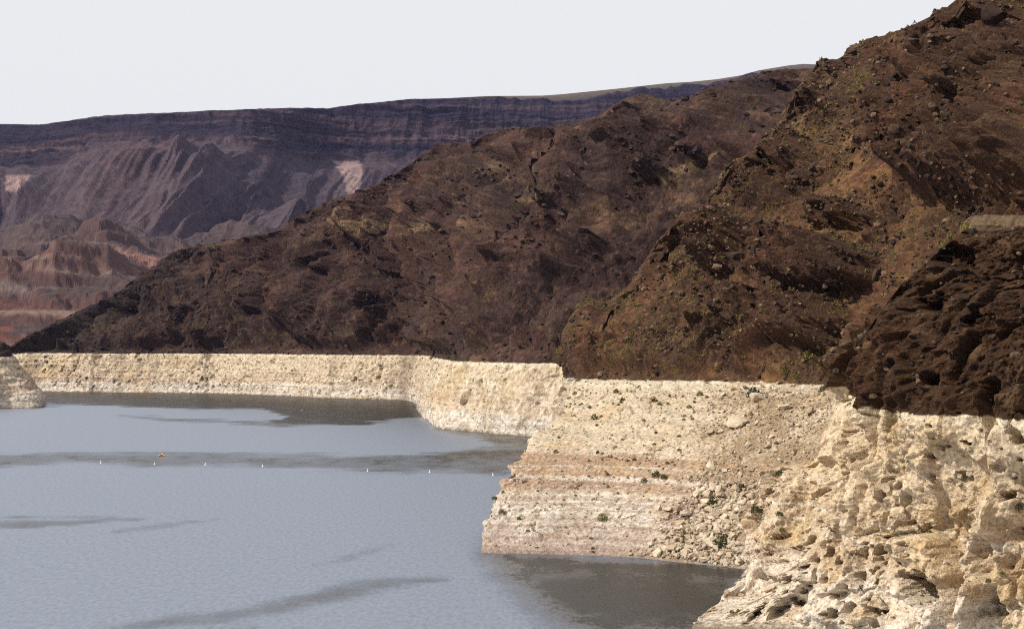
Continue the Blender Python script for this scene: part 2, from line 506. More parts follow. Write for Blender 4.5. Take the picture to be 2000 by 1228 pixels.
d_ring = 7 * fbm(G / 70, 3, 37) + 3.6 * fbm(G / 22, 4, 32) + 2.2 * (0.6 - h1) + 0.6 * ledge + 1.0 * fine - 1.5 * crack + 1.6 * (0.6 - g1) + 1.8 * flute - 3.6 * sstep(0.34, 0.16, g1) * sstep(0.05, 0.3, fbm(G / 25, 3, 36) + 0.1)
foot = sstep(1.0, 1.35, rowp)[:, None]
lowmix = sstep(3.35, 3.0, rowp)[:, None]
disp = (d_hill * up * (1 - lowmix) + d_ring * lowmix * (0.25 + 0.75 * foot))
G2 = under_skyline(G + outward(N, 0.5) * disp[..., None], SKY_D)
G2 = G2 + N * (d_fine * up * (1 - lowmix))[..., None]
G2[..., 1] = np.where(rowp[:, None] < 1, G[..., 1], G2[..., 1])
scree = sstep(0.0, 0.4, fbm(G / np.array([50, 50, 24]), 4, 35)) * (1 - outc)
for pts in ([(1285,350),(1330,325),(1415,285),(1405,305),(1340,335)], [(790,440),(830,430),(845,448),(810,455)], [(640,430),(700,415),(760,440),(700,455)], [(1135,400),(1150,390),(1150,430),(1138,432)]):
    scree = np.maximum(scree, sstep(-6, 5, poly_sd(px + fine * 14, py + fine * 10, pts)) * 2.6)
tone = (1.08, 0.98, 1.04)
hc_ = hill_colour(G2, 2.0, tone, outc, scree)
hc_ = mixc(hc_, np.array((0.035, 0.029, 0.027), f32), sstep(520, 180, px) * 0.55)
p2x, p2y = proj(G2)
for pts in ([(1288,352),(1340,322),(1416,286),(1402,308),(1345,340),(1302,360)], [(640,434),(700,418),(768,442),(700,462)], [(788,442),(830,428),(850,450),(812,458)], [(1478,306),(1520,288),(1516,322)], [(1000,395),(1060,380),(1050,400)], [(930,330),(990,318),(1000,335),(950,345)]):
    hc_ = mixc(hc_, (0.27, 0.18, 0.10), sstep(-5, 6, poly_sd(p2x + fine * 30, p2y + fine * 20, pts)) * sstep(-0.3, 0.2, fine + 0.1) * 0.8)
rc_ = ring_colour(G2, 1.8, lo=0.4)
rc_ = mixc(rc_, (0.24, 0.165, 0.12), sstep(0.3, 1.0, sstep(0.15, 0.6, -flute)) * 0.55)  # shade of the deepest flutes put into the colour
for x0, w0, a0_ in ((186, 9, 0.8), (236, 8, 0.6), (405, 5, 0.75), (655, 5, 0.6), (790, 16, 0.6), (60, 14, 0.4), (300, 16, 0.3)):  # gully shade painted as dark upright streaks, colour only
    gx = np.exp(-((px + fine * 26 + (py - 730) * 0.12 - x0) / w0) ** 2) * sstep(-0.3, 0.2, fine + 0.3)
    rc_ = mixc(rc_, (0.20, 0.14, 0.105), gx * a0_)
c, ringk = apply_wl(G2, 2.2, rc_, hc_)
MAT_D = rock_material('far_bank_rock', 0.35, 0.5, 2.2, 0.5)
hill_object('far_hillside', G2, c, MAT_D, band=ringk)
keep('far', G2, ring=ringk, outc=outc)

# ================================================================== near promontory
SKY_B = np.array([(1100,780),(1122,748),(1128,712),(1160,668),(1198,602),(1235,572),(1262,520),(1300,472),(1332,438),(1372,420),(1405,376),(1424,338),(1470,310),(1492,282),(1522,262),(1546,215),(1562,188),(1590,150),(1602,128),(1612,122),(1640,130),(1652,118),(1664,99),(1690,93),(1720,85),(1760,71),(1785,64),(1825,52),(1833,36),(1876,26),(1884,8),(1900,-6),(1950,-40),(2000,-70),(2300,-200)], float)
def up_rows(ring, crest, n=(0.21, 0.52, 0.83), bulge=4):
    r, c_ = np.array(ring), np.array(crest)
    return [lerp(r, c_, t) + np.array([0, 0, bulge * math.sin(math.pi * t)]) for t in n]
def column_B(w, mids, ring, ups, crest):
    w, ring, crest = np.array(w), np.array(ring), np.array(crest)
    if ups is None:
        ups = up_rows(ring, crest)
    if mids is None:
        mids = [lerp(w, ring, t) + np.array([0, 0, 1.6 * math.sin(math.pi * t)]) for t in (0.33, 0.6, 0.82)]
    return [w + np.array([0, -5, -5]), w] + list(mids) + [ring] + list(ups) + [crest, crest + np.array([14, 30, -8]), crest + np.array([60, 160, -70])]
b0 = column_B(W(940,1078), [P(990,930,427), P(1050,855,457), P(1112,792,488)], R(1126,740), [P(1225,572,560), P(1412,378,660), P(1550,212,720)], P(1611,124,750))
def behind(col, dx, dy, dzf):
    out = []
    for i, p in enumerate(col):
        p = np.array(p); k = (p[1] + dy) / p[1]
        q_ = np.array([p[0] * k + dx, p[1] + dy, p[2] * k - (k - 1) * HC - dzf * max(0, p[2]) ])
        out.append(q_)
    return out
colsB = [behind(b0, 60, 110, 0.5), behind(b0, 22, 40, 0.12), behind(b0, 6, 12, 0.02), b0,
         column_B(W(1010,1081), [P(1050,935,424), P(1105,858,452), P(1160,793,480)], R(1172,741), [P(1262,588,552), P(1440,392,645), P(1580,225,700)], P(1640,130,735)),
         column_B(W(1110,1083), None, R(1265,743), None, P(1690,93,700)),
         column_B(W(1230,1088), None, R(1390,745), None, P(1785,64,650)),
         column_B(W(1340,1099), None, R(1510,748), None, P(1880,12,600)),
         column_B(W(1440,1109), None, R(1620,752), None, P(1985,-62,560)),
         column_B(W(1560,1125), None, R(1760,760), None, P(2150,-140,510)),
         column_B(W(1800,1160), None, R(2050,775), None, P(2450,-260,450)),
         column_B(RY(2600,270,0), None, RY(2800,290), None, P(3200,-520,380))]
G, rowp = loft(colsB, 575, 570, row_w=[0.3, 1, 1, 1, 1.1, 1, 1, 1, 1, 0.15, 0.05])
v = np.clip((rowp - 5) / 4, 0, 1)[:, None]
px, py = proj(G)
crest_i = int(np.argmin(np.abs(rowp - 9)))
ok = px[crest_i] > 1600
dz = np.where(ok, (py[crest_i] - np.interp(px[crest_i], SKY_B[:, 0], SKY_B[:, 1])) / F * G[crest_i, :, 1], 0)
G[..., 2] += dz[None, :] * v
N = normals(G)
px, py = proj(G)
up = sstep(5.0, 5.12, rowp)[:, None] * (1 - 0.5 * sstep(8.7, 9.0, rowp)[:, None])
fine = fbm(G / 2.6, 4, 41)
med = fbm(G / 13, 4, 42)
big = fbm(G / 42, 4, 43)
outc = sstep(0.02, 0.26, fbm(G / np.array([26, 26, 17]), 4, 44) + 0.12 * v)
poly_outc = np.zeros(px.shape)
extra = np.zeros(px.shape)
wx_, wy_ = px + med * 30 + fine * 8, py + big * 20 + fine * 8
for pts, h, soft in [([(1965,105),(1890,180),(1828,285),(1850,370),(1885,405),(2120,390),(2120,90)], 12, 50),          # crag at the picture's edge
                     ([(1390,505),(1430,465),(1480,450),(1492,475),(1465,530),(1425,555),(1395,545)], 9, 14),
                     ([(1565,505),(1690,490),(1760,520),(1740,560),(1600,580),(1560,560)], 8, 14),
                     ([(1520,620),(1640,590),(1700,640),(1640,690),(1540,680)], 7, 18),
                     ([(1130,745),(1135,700),(1165,682),(1200,700),(1190,748)], 2.5, 20),
                     ([(1540,330),(1620,300),(1640,345),(1570,365)], 5, 10),
                     ([(1560,200),(1600,150),(1640,160),(1640,210),(1585,230)], 6, 10),
                     ([(1900,-30),(1870,25),(1925,55),(1990,75),(2050,60),(2050,-80)], 7, 10),
                     ([(1480,330),(1530,315),(1550,370),(1500,390)], 4, 10),
                     ([(1640,430),(1700,415),(1730,440),(1660,465)], 3, 8)]:
    k = sstep(-soft * 0.4, soft * 0.6, poly_sd(wx_, wy_, pts))
    extra += h * k
    poly_outc = np.maximum(poly_outc, k)
outc = np.maximum(outc * 0.85, poly_outc)
f1, f2, cid, fac = facets(G / np.array([8, 8, 10]) + 0.4 * perlin(G / 6, 45)[..., None], 46)
g1, g2, gid, gfac = facets(G / np.array([2.6, 2.6, 2.2]) + 0.3 * perlin(G / 2, 47)[..., None], 48)
e1, e2, _ = worley(G / 1.15, 49)
gul = fbm(np.stack([G[..., 0] / 30 + G[..., 2] / 120, G[..., 1] / 40, G[..., 2] / 120], -1), 4, 50, ridged=True)
rib = down_slope(G, int(np.argmin(np.abs(rowp - 5.6))), v, 24, 1.6, 171)
d_hill = extra * 1.3 + 2 * gul + 8 * rib + 5 * big + 2.5 * med + outc * (1.6 + 1.2 * (0.6 - f1) + blocks(f1, f2, cid, fac, 5.5, 7.5, 0.28, 1) + blocks(g1, g2, gid, gfac, 1.4, 2.2, 0.3, 1))
d_fine = 1.5 * (0.62 - g1) + 0.7 * (0.6 - e1) + 0.6 * fine + (0.8 + 1.0 * outc) * fbm(G / np.array([4, 4, 5]), 4, 39, ridged=True, gain=0.6)
terr = perlin(np.stack([G[..., 2] * 0.6, G[..., 0] / 60, G[..., 1] / 60], -1), 51)
rub = sstep(-40, 60, poly_sd(px + med * 60, py + big * 60, [(1150,1130),(1270,1050),(1330,940),(1380,880),(1390,760),(1480,735),(1800,740),(1800,1160)]))
crack = sstep(0.09, 0.0, f2 - f1) * sstep(0.0, 0.3, med)
d_ring = 2.2 * big + 0.8 * med + (1 - rub) * (0.9 * terr + 0.5 * (0.6 - g1) - 0.9 * crack) + rub * (1.1 * (0.62 - g1) + 0.45 * (0.6 - e1)) + 0.35 * fine + 0.3 * (0.6 - e1)
nose = np.exp(-((px - 985) / 60) ** 2)
d_ring = d_ring + (1.6 * med + 1.6 * terr + 0.6 * fine) * nose
lowmix = sstep(5.12, 5.0, rowp)[:, None]
foot = sstep(1.0, 1.25, rowp)[:, None]
d_hill = d_hill * (1 - 0.75 * np.exp(-((px - 1130) / 45) ** 2) * sstep(640, 720, py))
disp = d_hill * up * (1 - lowmix) + d_ring * lowmix * (0.2 + 0.8 * foot)
G2 = G + outward(N, 0.5) * disp[..., None]
G2 = lerp(G2, under_skyline(G2.copy(), SKY_B, 0.003, ragged=np.where(px < 1620, np.minimum(fbm(G / 13, 4, 156) * 60, 8), np.minimum(fbm(G / 6, 3, 158) * 44, 7))), sstep(1150, 1215, proj(G2)[0])[..., None])
G2 = G2 + N * (d_fine * up * (1 - lowmix))[..., None]
scree = sstep(-0.15, 0.35, fbm(G / np.array([24, 24, 14]), 4, 52)) * (1 - 0.8 * outc)
for pts, s_ in [([(1600,330),(1760,240),(1850,180),(1830,290),(1760,390),(1650,400)], 0.9), ([(1760,120),(1850,90),(1900,110),(1820,170)], 0.9)]:
    scree = np.maximum(scree, sstep(-25, 30, poly_sd(wx_, wy_, pts)) * s_)
hc_ = hill_colour(G2, 0.75, (1.42, 1.21, 0.95), outc, scree)
rc_ = ring_colour(G2, 0.55, lo=2.0)
rc_ = mixc(rc_, (0.36, 0.25, 0.15), rub * sstep(-0.3, 0.2, med + 0.5 * fine) * 0.85)
rc_ = mixc(rc_, (0.34, 0.22, 0.18), sstep(-6, 8, poly_sd(px + med * 30, py + fine * 20, [(1290,1015),(1330,985),(1375,960),(1400,985),(1345,1010),(1310,1030)])) * 0.9)
rc_ = mixc(rc_, (0.36, 0.25, 0.20), sstep(9, 3, G2[..., 2] + med * 6 + fine * 3) * 0.55 * (1 - rub))
c, ringk = apply_wl(G2, 0.8, rc_, hc_, 0.25)
MAT_B = rock_material('near_hill_rock', 1.1, 0.5, 0.6, 1.6)
hill_object('near_hillside', G2, c, MAT_B, band=ringk)
keep('near', G2, ring=ringk, outc=outc, rub=rub)

# ================================================================== foreground cliff with the road on top
def column_A(w, mids, ring, ups, crest):
    w, crest = np.array(w), np.array(crest)
    return [w + np.array([0, -5, -6]), w] + [np.array(m) for m in mids] + [np.array(ring)] + [np.array(u) for u in ups] + [crest, crest + np.array([0.9, 7, -0.4]), crest + np.array([14, 40, -30])]
a0 = column_A(RY(1392,300,0), [P(1442,1105,312), P(1474,1000,318), P(1506,934,322), P(1562,902,327), P(1615,790,334)], P(1650,757,338), [P(1668,692,348), P(1760,572,355)], P(1895,437,368))
def auto_A(w, ring, up1, up2, crest, hump=1.0):
    w, ring = np.array(w), np.array(ring)
    fr = [(0.20, 0.22), (0.40, 0.42), (0.56, 0.57), (0.70, 0.70), (0.90, 0.9)]
    mids = [np.array([lerp(w[0], ring[0], b_), lerp(w[1], ring[1], b_), HR * a_]) for a_, b_ in fr]
    return column_A(w, mids, ring, [up1, up2], crest)
a1 = auto_A((29, 288.5, 0), P(1688,771,324), P(1702,690,336), P(1788,572,346), P(1912,438,360))
a1[2] = np.array([36.0, 295, 2.6]); a1[3] = np.array([46.0, 303, 10.0]); a1[4] = np.array([52.0, 309, 17.5]); a1[5] = np.array([56.5, 315, 24.5]); a1[6] = np.array([61.0, 321, 31.5])
colsA = [behind(a0, 40, 70, 0.3), behind(a0, 9, 16, 0.08), a0, a1,
         auto_A((45, 285, 0), P(1742,792,302), P(1752,690,314), P(1805,572,334), P(1935,439,350)),
         auto_A((55, 271, 0), R(1800,798), P(1805,690,292), P(1845,560,308), P(1955,440,340)),
         auto_A((61, 255, 0), R(1890,806), P(1895,690,276), P(1915,560,292), P(1978,441,328)),
         auto_A((68, 245, 0), R(2010,813), P(2010,690,263), P(2010,560,282), P(2010,441,314)),
         auto_A((77, 229, 0), R(2160,822), P(2160,690,249), P(2160,560,268), P(2160,440,296)),
         auto_A((86, 205, 0), RY(2480,214), P(2480,690,224), P(2480,560,242), P(2480,440,268)),
         auto_A((128, 172, 0), RY(3400,182), P(3400,690,190), P(3400,560,204), P(3400,440,226))]
G, rowp = loft(colsA, 500, 560, row_w=[0.2, 0.7, 1, 1, 1, 1, 1.1, 0.9, 0.9, 0.9, 0.3, 0.05], even=0.6)
px, py = proj(G)
N = normals(G)
fine = fbm(G / 1.5, 4, 61); med = fbm(G / 7, 4, 62); big = fbm(G / 24, 4, 63)
wx_, wy_ = px + med * 36 + fine * 12, py + big * 20 + fine * 12
block = sstep(-6, 8, poly_sd(px + med * 14, py + med * 24, [(1746,1300),(1752,650),(1790,585),(1850,505),(1905,468),(2300,462),(2300,1300)]))
f1, f2, cid, fac = facets(G / np.array([6, 6, 7.5]) + 0.35 * perlin(G / 5, 64)[..., None], 65)
g1, g2, gid, gfac = facets(G / np.array([2.2, 2.2, 2.5]) + 0.35 * perlin(G / 1.7, 66)[..., None], 67)
e1, e2, _ = worley(G / 0.95, 68)
p1, p2, pid = worley(G / np.array([3.4, 3.4, 2.4]) + 0.3 * perlin(G / 2.2, 69)[..., None], 70)
pk = sstep(-0.12, 0.2, fbm(G / 18, 3, 58) + 0.06)
r1, r2, rid = worley(G / np.array([1.7, 1.7, 1.2]) + 0.3 * perlin(G / 1.2, 57)[..., None], 56)
o1, o2, oid, ofac = facets(G / np.array([13, 13, 23]) + 0.35 * perlin(G / 9, 55)[..., None], 54)
pock = (1.5 * sstep(0.46, 0.24, p1) * (pid > 0.66) + 0.8 * sstep(0.42, 0.22, r1) * (rid > 0.66)) * pk
hollow = np.zeros(px.shape)
for pts, h, soft in [([(1785,1125),(1815,1112),(1845,1130),(1850,1170),(1825,1185),(1795,1165)], 6.5, 12),
                     ([(1735,838),(1762,835),(1758,870),(1740,885)], 3, 8), ([(1765,815),(1785,820),(1778,835)], 2, 6),
                     ([(1735,1045),(1800,1035),(1830,1020),(1825,1040),(1760,1060)], 2.5, 8), ([(1715,1183),(1745,1190),(1738,1205),(1716,1200)], 2.5, 7),
                     ([(1840,750),(1910,742),(1905,765),(1850,770)], 3.5, 8), ([(1450,1225),(1470,1190),(1492,1160),(1485,1195),(1468,1228)], 3, 6),
                     ([(1530,1070),(1560,1050),(1572,1060),(1540,1085)], 2, 6), ([(1970,960),(2010,955),(2010,975),(1975,978)], 3, 8),
                     ([(1860,510),(1905,490),(1960,500),(1945,540),(1880,545)], 4, 12), ([(1850,600),(1900,585),(1890,620),(1855,625)], 3.5, 10), ([(1930,640),(1975,620),(1980,660),(1935,675)], 3, 10)]:
    hollow += h * sstep(-soft * 0.3, soft, poly_sd(px + fine * 12, py + fine * 12, pts))
buttress = np.zeros(px.shape)
for pts, h, w in [([(1540,930),(1500,1010),(1480,1090)], 3.0, 30), ([(1600,960),(1590,1060),(1570,1150)], 3.0, 24), ([(1730,900),(1700,1000),(1640,1100),(1600,1200)], 3.5, 40),
                  ([(1950,1000),(1930,1100),(1900,1228)], 4, 50), ([(1800,960),(1760,1100),(1730,1200)], 2, 30)]:
    buttress += h * np.exp(-(line_d(wx_, wy_, pts) / w) ** 2)
low_shelf = np.exp(-(np.hypot((px - 1370) / 70, (py - 1215) / 30)) ** 2)
rgh = 0.25 + 0.9 * sstep(-0.15, 0.3, fbm(G / 15, 3, 159)) * sstep(1540, 1680, px)
d_ring = 1.5 * buttress + 2.2 * big + 1.1 * med + 0.4 * (0.6 - f1) + blocks(f1, f2, cid, fac, 1.3, 2.2, 0.2) + rgh * (0.4 * (0.6 - g1) + blocks(g1, g2, gid, gfac, 0.6, 1.2, 0.2)) + 0.3 * (0.6 - e1) + 0.3 * fine + rgh * 0.6 * fbm(G / np.array([2.6, 2.6, 2.2]), 4, 53, ridged=True, gain=0.6) - 2.4 * pock - 1.5 * hollow - 0.8 * sstep(0.10, 0.0, f2 - f1) * sstep(-0.15, 0.1, med) + 1.2 * (0.6 - o1) + blocks(o1, o2, oid, ofac, 4.0, 5.0, 0.22)
d_up = 9 * block + 2.5 * big + 2.2 * med + 1.0 * (0.6 - f1) + blocks(f1, f2, cid, fac, 2.6, 3.6, 0.28, 1) + blocks(o1, o2, oid, ofac, 5.0, 6.0, 0.25) + 0.4 * (0.6 - g1) + blocks(g1, g2, gid, gfac, 0.8, 1.2, 0.3) + 0.6 * (0.6 - e1) + 0.3 * fine + 1.2 * fbm(G / np.array([2.6, 2.6, 3.2]), 4, 52, ridged=True, gain=0.6) - 2.0 * hollow
aring = sstep(7.15, 7.0, rowp)[:, None]
topfade = 1 - 0.85 * sstep(9.5, 10.0, rowp)[:, None]
d_ring = d_ring - 3.0 * sstep(1680, 1560, px)
disp = (d_up * (1 - aring) + (d_ring + 9 * block * sstep(1060, 830, py)) * aring) * topfade * sstep(1.0, 1.3, rowp)[:, None]
Nh = N * np.array([1, 1, 0.35]); Nh /= np.linalg.norm(Nh, axis=2, keepdims=True)
Nh = lerp(outward(N, 0.85), np.array([-0.25, -0.96, 0.1]), 0.5); Nh /= np.linalg.norm(Nh, axis=2, keepdims=True)
G2 = under_skyline(G + Nh * disp[..., None], np.array([(1500, 0), (1640, 600), (1668, 676), (1760, 556), (1895, 437), (2400, 442)], float), ragged=np.minimum(fbm(G / 5, 3, 152) * 40, 0) * (px < 1900))
scree = sstep(-0.1, 0.4, fbm(G / np.array([14, 14, 8]), 4, 59)) * (1 - 0.6 * block)
hc_ = hill_colour(G2, 0.5, (1.0, 0.80, 0.52), np.maximum(0.75 * block, 0.2), scree)
hc_ = mixc(hc_, (0.165, 0.10, 0.05), sstep(0.12, 0.4, fbm(G2 / np.array([7, 7, 2.6]), 4, 184)) * 0.6)
hc_ = mixc(hc_, (0.125, 0.085, 0.045), (1 - block) * sstep(-0.2, 0.3, med + fine) * 0.6)
hc_ = hc_ * lerp(1.05, 0.95, block)[..., None]
rc_ = ring_colour(G2, 0.42, lo=0.35, warm=0.2) * np.array((1.0, 0.975, 0.93), f32)
stain = sstep(-20, 60, poly_sd(wx_, wy_, [(1800,800),(1990,810),(1960,960),(1900,1080),(1850,1080),(1830,960),(1760,960)]))
rc_ = mixc(rc_, (0.44, 0.285, 0.12), stain * sstep(-0.25, 0.3, med + 0.5 * fine) * 0.7)
c, ringk = apply_wl(G2, 0.5, rc_, hc_, 0.5, lift=2.0 * sstep(1745, 1650, px))
MAT_A = rock_material('cliff_rock', 1.6, 0.48, 0.4, 2.2)
hill_object('road_cliff', G2, c, MAT_A, band=ringk)
keep('cliff', G2, ring=ringk, outc=block)
crest_A = G2[int(np.argmin(np.abs(rowp - 10)))]

# ================================================================== small headland at the left edge
def column_F(w, ring, crest):
    w, ring, crest = np.array(w), np.array(ring), np.array(crest)
    return [w + np.array([0, -5, -6]), w, lerp(w, ring, 0.35) + np.array([0, 0, 3]), lerp(w, ring, 0.7) + np.array([0, 0, 1.5]), ring, lerp(ring, crest, 0.5), crest, crest + np.array([-20, 60, -5]), crest + np.array([-60, 160, -50])]
colsF = [column_F(RY(-420,1185,0), RY(-420,1210), P(-420,640,1270)), column_F(RY(-200,1190,0), RY(-200,1218), P(-200,650,1275)), column_F(RY(-90,1203,0), RY(-95,1230), P(-100,655,1280)),
         column_F(RY(0,1240,0), RY(-14,1266), P(-25,672,1300)), column_F(RY(48,1246,0), RY(6,1276), P(2,668,1310)), column_F(RY(80,1256,0), RY(18,1290), P(14,676,1320)),
         column_F(RY(90,1330,0), RY(22,1330), P(10,686,1340)), column_F(RY(60,1420,0), RY(0,1400), P(-10,690,1400)), column_F(RY(-100,1480,0), RY(-150,1460), P(-170,690,1450))]
G, rowp = loft(colsF, 220, 130, row_w=[0.3, 1, 1, 1, 1, 1, 0.3, 0.1])
N = normals(G)
f1, f2, cid = worley(G / np.array([10, 10, 8]) + 0.3 * perlin(G / 6, 15)[..., None], 16)
g1, _, _ = worley(G / 3.5, 17)
d = 3 * fbm(G / 20, 4, 18) + 2.4 * (0.6 - f1) + 1.2 * (0.6 - g1) + 1.2 * perlin(np.stack([G[..., 2] * 0.5, G[..., 0] / 80, G[..., 1] / 80], -1), 19) + fbm(G / 5, 3, 20)
G2 = G + N * (d * sstep(1.0, 1.4, rowp)[:, None])[..., None]
c, ringk = apply_wl(G2, 2.0, ring_colour(G2, 1.6, lo=0.9), hill_colour(G2, 1.8, (0.9, 0.9, 1.0), np.ones(G2.shape[:2]), np.zeros(G2.shape[:2])))
hill_object('headland', G2, c, MAT_D, band=ringk)
keep('head', G2, ring=ringk, outc=ringk)

# ================================================================== red badlands behind the far bank
nx, ny = 300, 230
Yg = 2350 * (5600 / 2350) ** np.linspace(0, 1, ny)
Xr = np.linspace(-0.36, -0.05, nx)
G = np.zeros((ny, nx, 3))
G[..., 1] = Yg[:, None]
G[..., 0] = Xr[None, :] * Yg[:, None]
q = np.stack([G[..., 0], G[..., 1], np.zeros((ny, nx))], -1)
base = np.interp(Yg, [2350, 2700, 3300, 4000, 4600, 5200, 5600], [30, 44, 100, 165, 245, 320, 330])[:, None]
hills = fbm(q / np.array([330, 460, 1]), 5, 101, ridged=True) * 85 + fbm(q / 800, 3, 102) * 80
for hx, hy, hh, rx, ry in [(115, 4500, 85, 60, 230), (215, 4200, 95, 62, 190), (30, 3800, 50, 60, 200), (290, 3500, 40, 90, 220), (150, 3300, 40, 60, 160)]:
    hX = (hx - 1000) / F * hy
    hills = hills + hh * np.exp(-((G[..., 0] - hX) / (rx * hy / F)) ** 2 - ((G[..., 1] - hy) / ry) ** 2)
h = base + hills * sstep(2350, 2900, Yg)[:, None]
step = 30.0 + 8 * perlin(q / 700, 109)
lv = (h + 55 * fbm(q / 420, 4, 104)) / step
fr = lv - np.floor(lv)
terrm = sstep(4500, 3900, Yg)[:, None]
h = lerp(h, (np.floor(lv) + sstep(0.30, 0.62, fr)) * step, 0.7 * terrm * sstep(-0.2, 0.15, fbm(q / 500, 3, 99)))
h = h + fbm(q / 90, 5, 103, ridged=True) * 14
G[..., 2] = h
G[-3:, :, 2] -= np.array([0, 60, 150])[:, None]
lv2 = (h + 6 * perlin(q / 90, 105)) / 17
bandn = perlin(np.stack([lv2 * 0.9, q[..., 0] / 600, q[..., 1] / 600], -1), 106)
b2 = perlin(np.stack([lv2 * 2.3, q[..., 0] / 300, q[..., 1] / 300], -1), 107)
c = np.zeros(G.shape, f32) + np.array((0.092, 0.055, 0.048), f32)
c = mixc(c, (0.140, 0.060, 0.048), sstep(0.0, 0.3, bandn) * 0.8)
c = mixc(c, (0.29, 0.21, 0.17), sstep(0.1, 0.35, b2) * 0.65)
c = mixc(c, (0.075, 0.055, 0.055), sstep(0.0, 0.3, -bandn + 0.3 * b2) * 0.75)
steep = np.hypot(np.gradient(h, axis=1) / np.gradient(G[..., 0], axis=1), np.gradient(h, axis=0) / np.gradient(G[..., 1], axis=0))
c = mixc(c, (0.14, 0.072, 0.062), sstep(0.5, 1.0, steep) * 0.6)
c = mixc(c, (0.082, 0.060, 0.058), sstep(3700, 4500, Yg)[:, None] * 0.75 * np.ones((ny, nx)))
px, py = proj(G)
wv = perlin(q / 70, 108) * 8
c = mixc(c, (0.24, 0.075, 0.05), sstep(-4, 4, poly_sd(px + wv, py + wv, [(-10,634),(16,630),(26,640),(10,650),(-10,648)])) * 0.7)
c = mixc(c, (0.26, 0.10, 0.075), sstep(-4, 4, poly_sd(px + wv, py + wv, [(-10,656),(45,655),(25,666),(-10,668)])) * 0.5)
c = mixc(c, (0.36, 0.29, 0.26), sstep(-8, 6, poly_sd(px + wv, py + wv, [(-10,548),(30,553),(60,570),(20,575),(-10,572)])) * 0.35)
c = mixc(c, (0.40, 0.20, 0.16), sstep(-6, 6, poly_sd(px + wv, py + wv, [(220,484),(260,492),(318,508),(290,522),(262,508)])) * 0.7)
MAT_R = rock_material('badland_rock', 0.06, 0.3, 2.5, 0.12)
hill_object('badlands', G, c * 0.85, MAT_R)

# ================================================================== mesa on the horizon
SKY_M = np.array([(-500,262),(-100,248),(0,241),(35,240),(70,243),(110,236),(170,228),(200,225),(330,217),(400,215),(500,212),(560,211),(660,213),(700,207),(740,199),(800,194),(860,191),(880,194),(950,196),(1050,199),(1100,200),(1180,192),(1300,180),(1400,168),(1480,154),(1560,142),(1700,140),(2600,160)], float)
SKY_M2 = np.array([(-500,262),(-100,249),(0,243),(70,245),(200,227),(400,217),(560,211),(640,212),(700,204),(800,194),(875,192),(950,188),(1060,187),(1100,184),(1200,174),(1300,163),(1350,160),(1400,155),(1450,147),(1480,138),(1540,128),(1570,125),(1610,127),(1800,140),(2600,170)], float)
colsM = []
for x_, yo, ct, ft in [(-500, 300, 348, 520), (-150, 200, 346, 520), (0, 150, 343, 510), (90, 0, 335, 505), (200, -250, 296, 500), (330, -320, 292, 495), (470, -320, 290, 492), (540, -200, 300, 490),
                       (640, 60, 318, 480), (720, 140, 318, 470), (850, 200, 318, 450), (1000, 260, 316, 440), (1250, 300, 312, 430), (1600, 300, 300, 420), (2100, 300, 290, 400), (2700, 300, 290, 400)]:
    rim = np.interp(x_, SKY_M[:, 0], SKY_M[:, 1])
    YR = 6100 + yo
    colsM.append([P(x_, ft + 120, YR - 1300), P(x_, ft, YR - 830), P(x_, lerp(ft, ct, 0.5), YR - 540), P(x_, ct, YR - 250), P(x_, lerp(ct, rim, 0.45), YR - 120), P(x_, rim + 3, YR), P(x_, rim, YR + 25),
                  P(x_, np.interp(x_, SKY_M2[:, 0], SKY_M2[:, 1]), YR + 1300), P(x_, np.interp(x_, SKY_M2[:, 0], SKY_M2[:, 1]) + 40, YR + 2600)])
G, rowp = loft(colsM, 640, 270, row_w=[0.3, 1.1, 1.1, 1.3, 1.3, 1, 1, 0.1], even=0.2)
px, py = proj(G)
for target, r0 in ((SKY_M, 6.0), (SKY_M2, 7.0)):
    i = int(np.argmin(np.abs(rowp - r0)))
    dz = (py[i] - np.interp(px[i], target[:, 0], target[:, 1])) / F * G[i, :, 1]
    w = np.exp(-((rowp - r0) / 0.6) ** 2)[:, None]
    G[..., 2] += dz[None, :] * w
N = normals(G)
px, py = proj(G)
tal = sstep(3.15, 2.6, rowp)[:, None]
clf = sstep(2.9, 3.2, rowp)[:, None] * sstep(6.15, 5.9, rowp)[:, None]
U = G[..., 0] - 0.3 * G[..., 2] + 26 * fbm(G / 200, 3, 110)
rav = (0.45 + 1.1 * sstep(-0.35, 0.35, fbm(G / 420, 2, 153))) * fbm(np.stack([U / 190, G[..., 2] / 900, np.zeros_like(U)], -1), 4, 111, ridged=True, gain=0.52)
rav2 = fbm(np.stack([U / 330, G[..., 2] / 1500, np.ones_like(U)], -1), 2, 112)
fan = sstep(0.0, 0.6, sstep(3.2, 1.8, rowp))[:, None]
butt = fbm(np.stack([G[..., 0] / 130, G[..., 1] / 400, G[..., 2] / 500], -1), 5, 113, ridged=True)
led = fbm(np.stack([G[..., 2] / 22, G[..., 0] / 900, G[..., 1] / 900], -1), 3, 114)
d = tal * (rav * 105 * (0.35 + 0.65 * fan) + rav2 * 50) + clf * (butt * 26 + led * 34) + fbm(G / 40, 4, 115) * (7 * clf + 3.0 * tal + 2)
G2 = under_skyline(G + N * (d * sstep(6.2, 5.5, rowp)[:, None])[..., None], SKY_M2, 0.0006)
G2[..., 2] += fbm(G / 55, 4, 98) * 7 * sstep(6.6, 5.6, rowp)[:, None]
z = G2[..., 2]
px, py = proj(G2)
bnd = perlin(np.stack([z / 26 + 0.5 * perlin(G / 300, 116), G[..., 0] / 1100, G[..., 1] / 1100], -1), 117)
bn2 = perlin(np.stack([z / 10, G[..., 0] / 500, G[..., 1] / 500], -1), 118)
mot = fbm(G / 60, 4, 119)
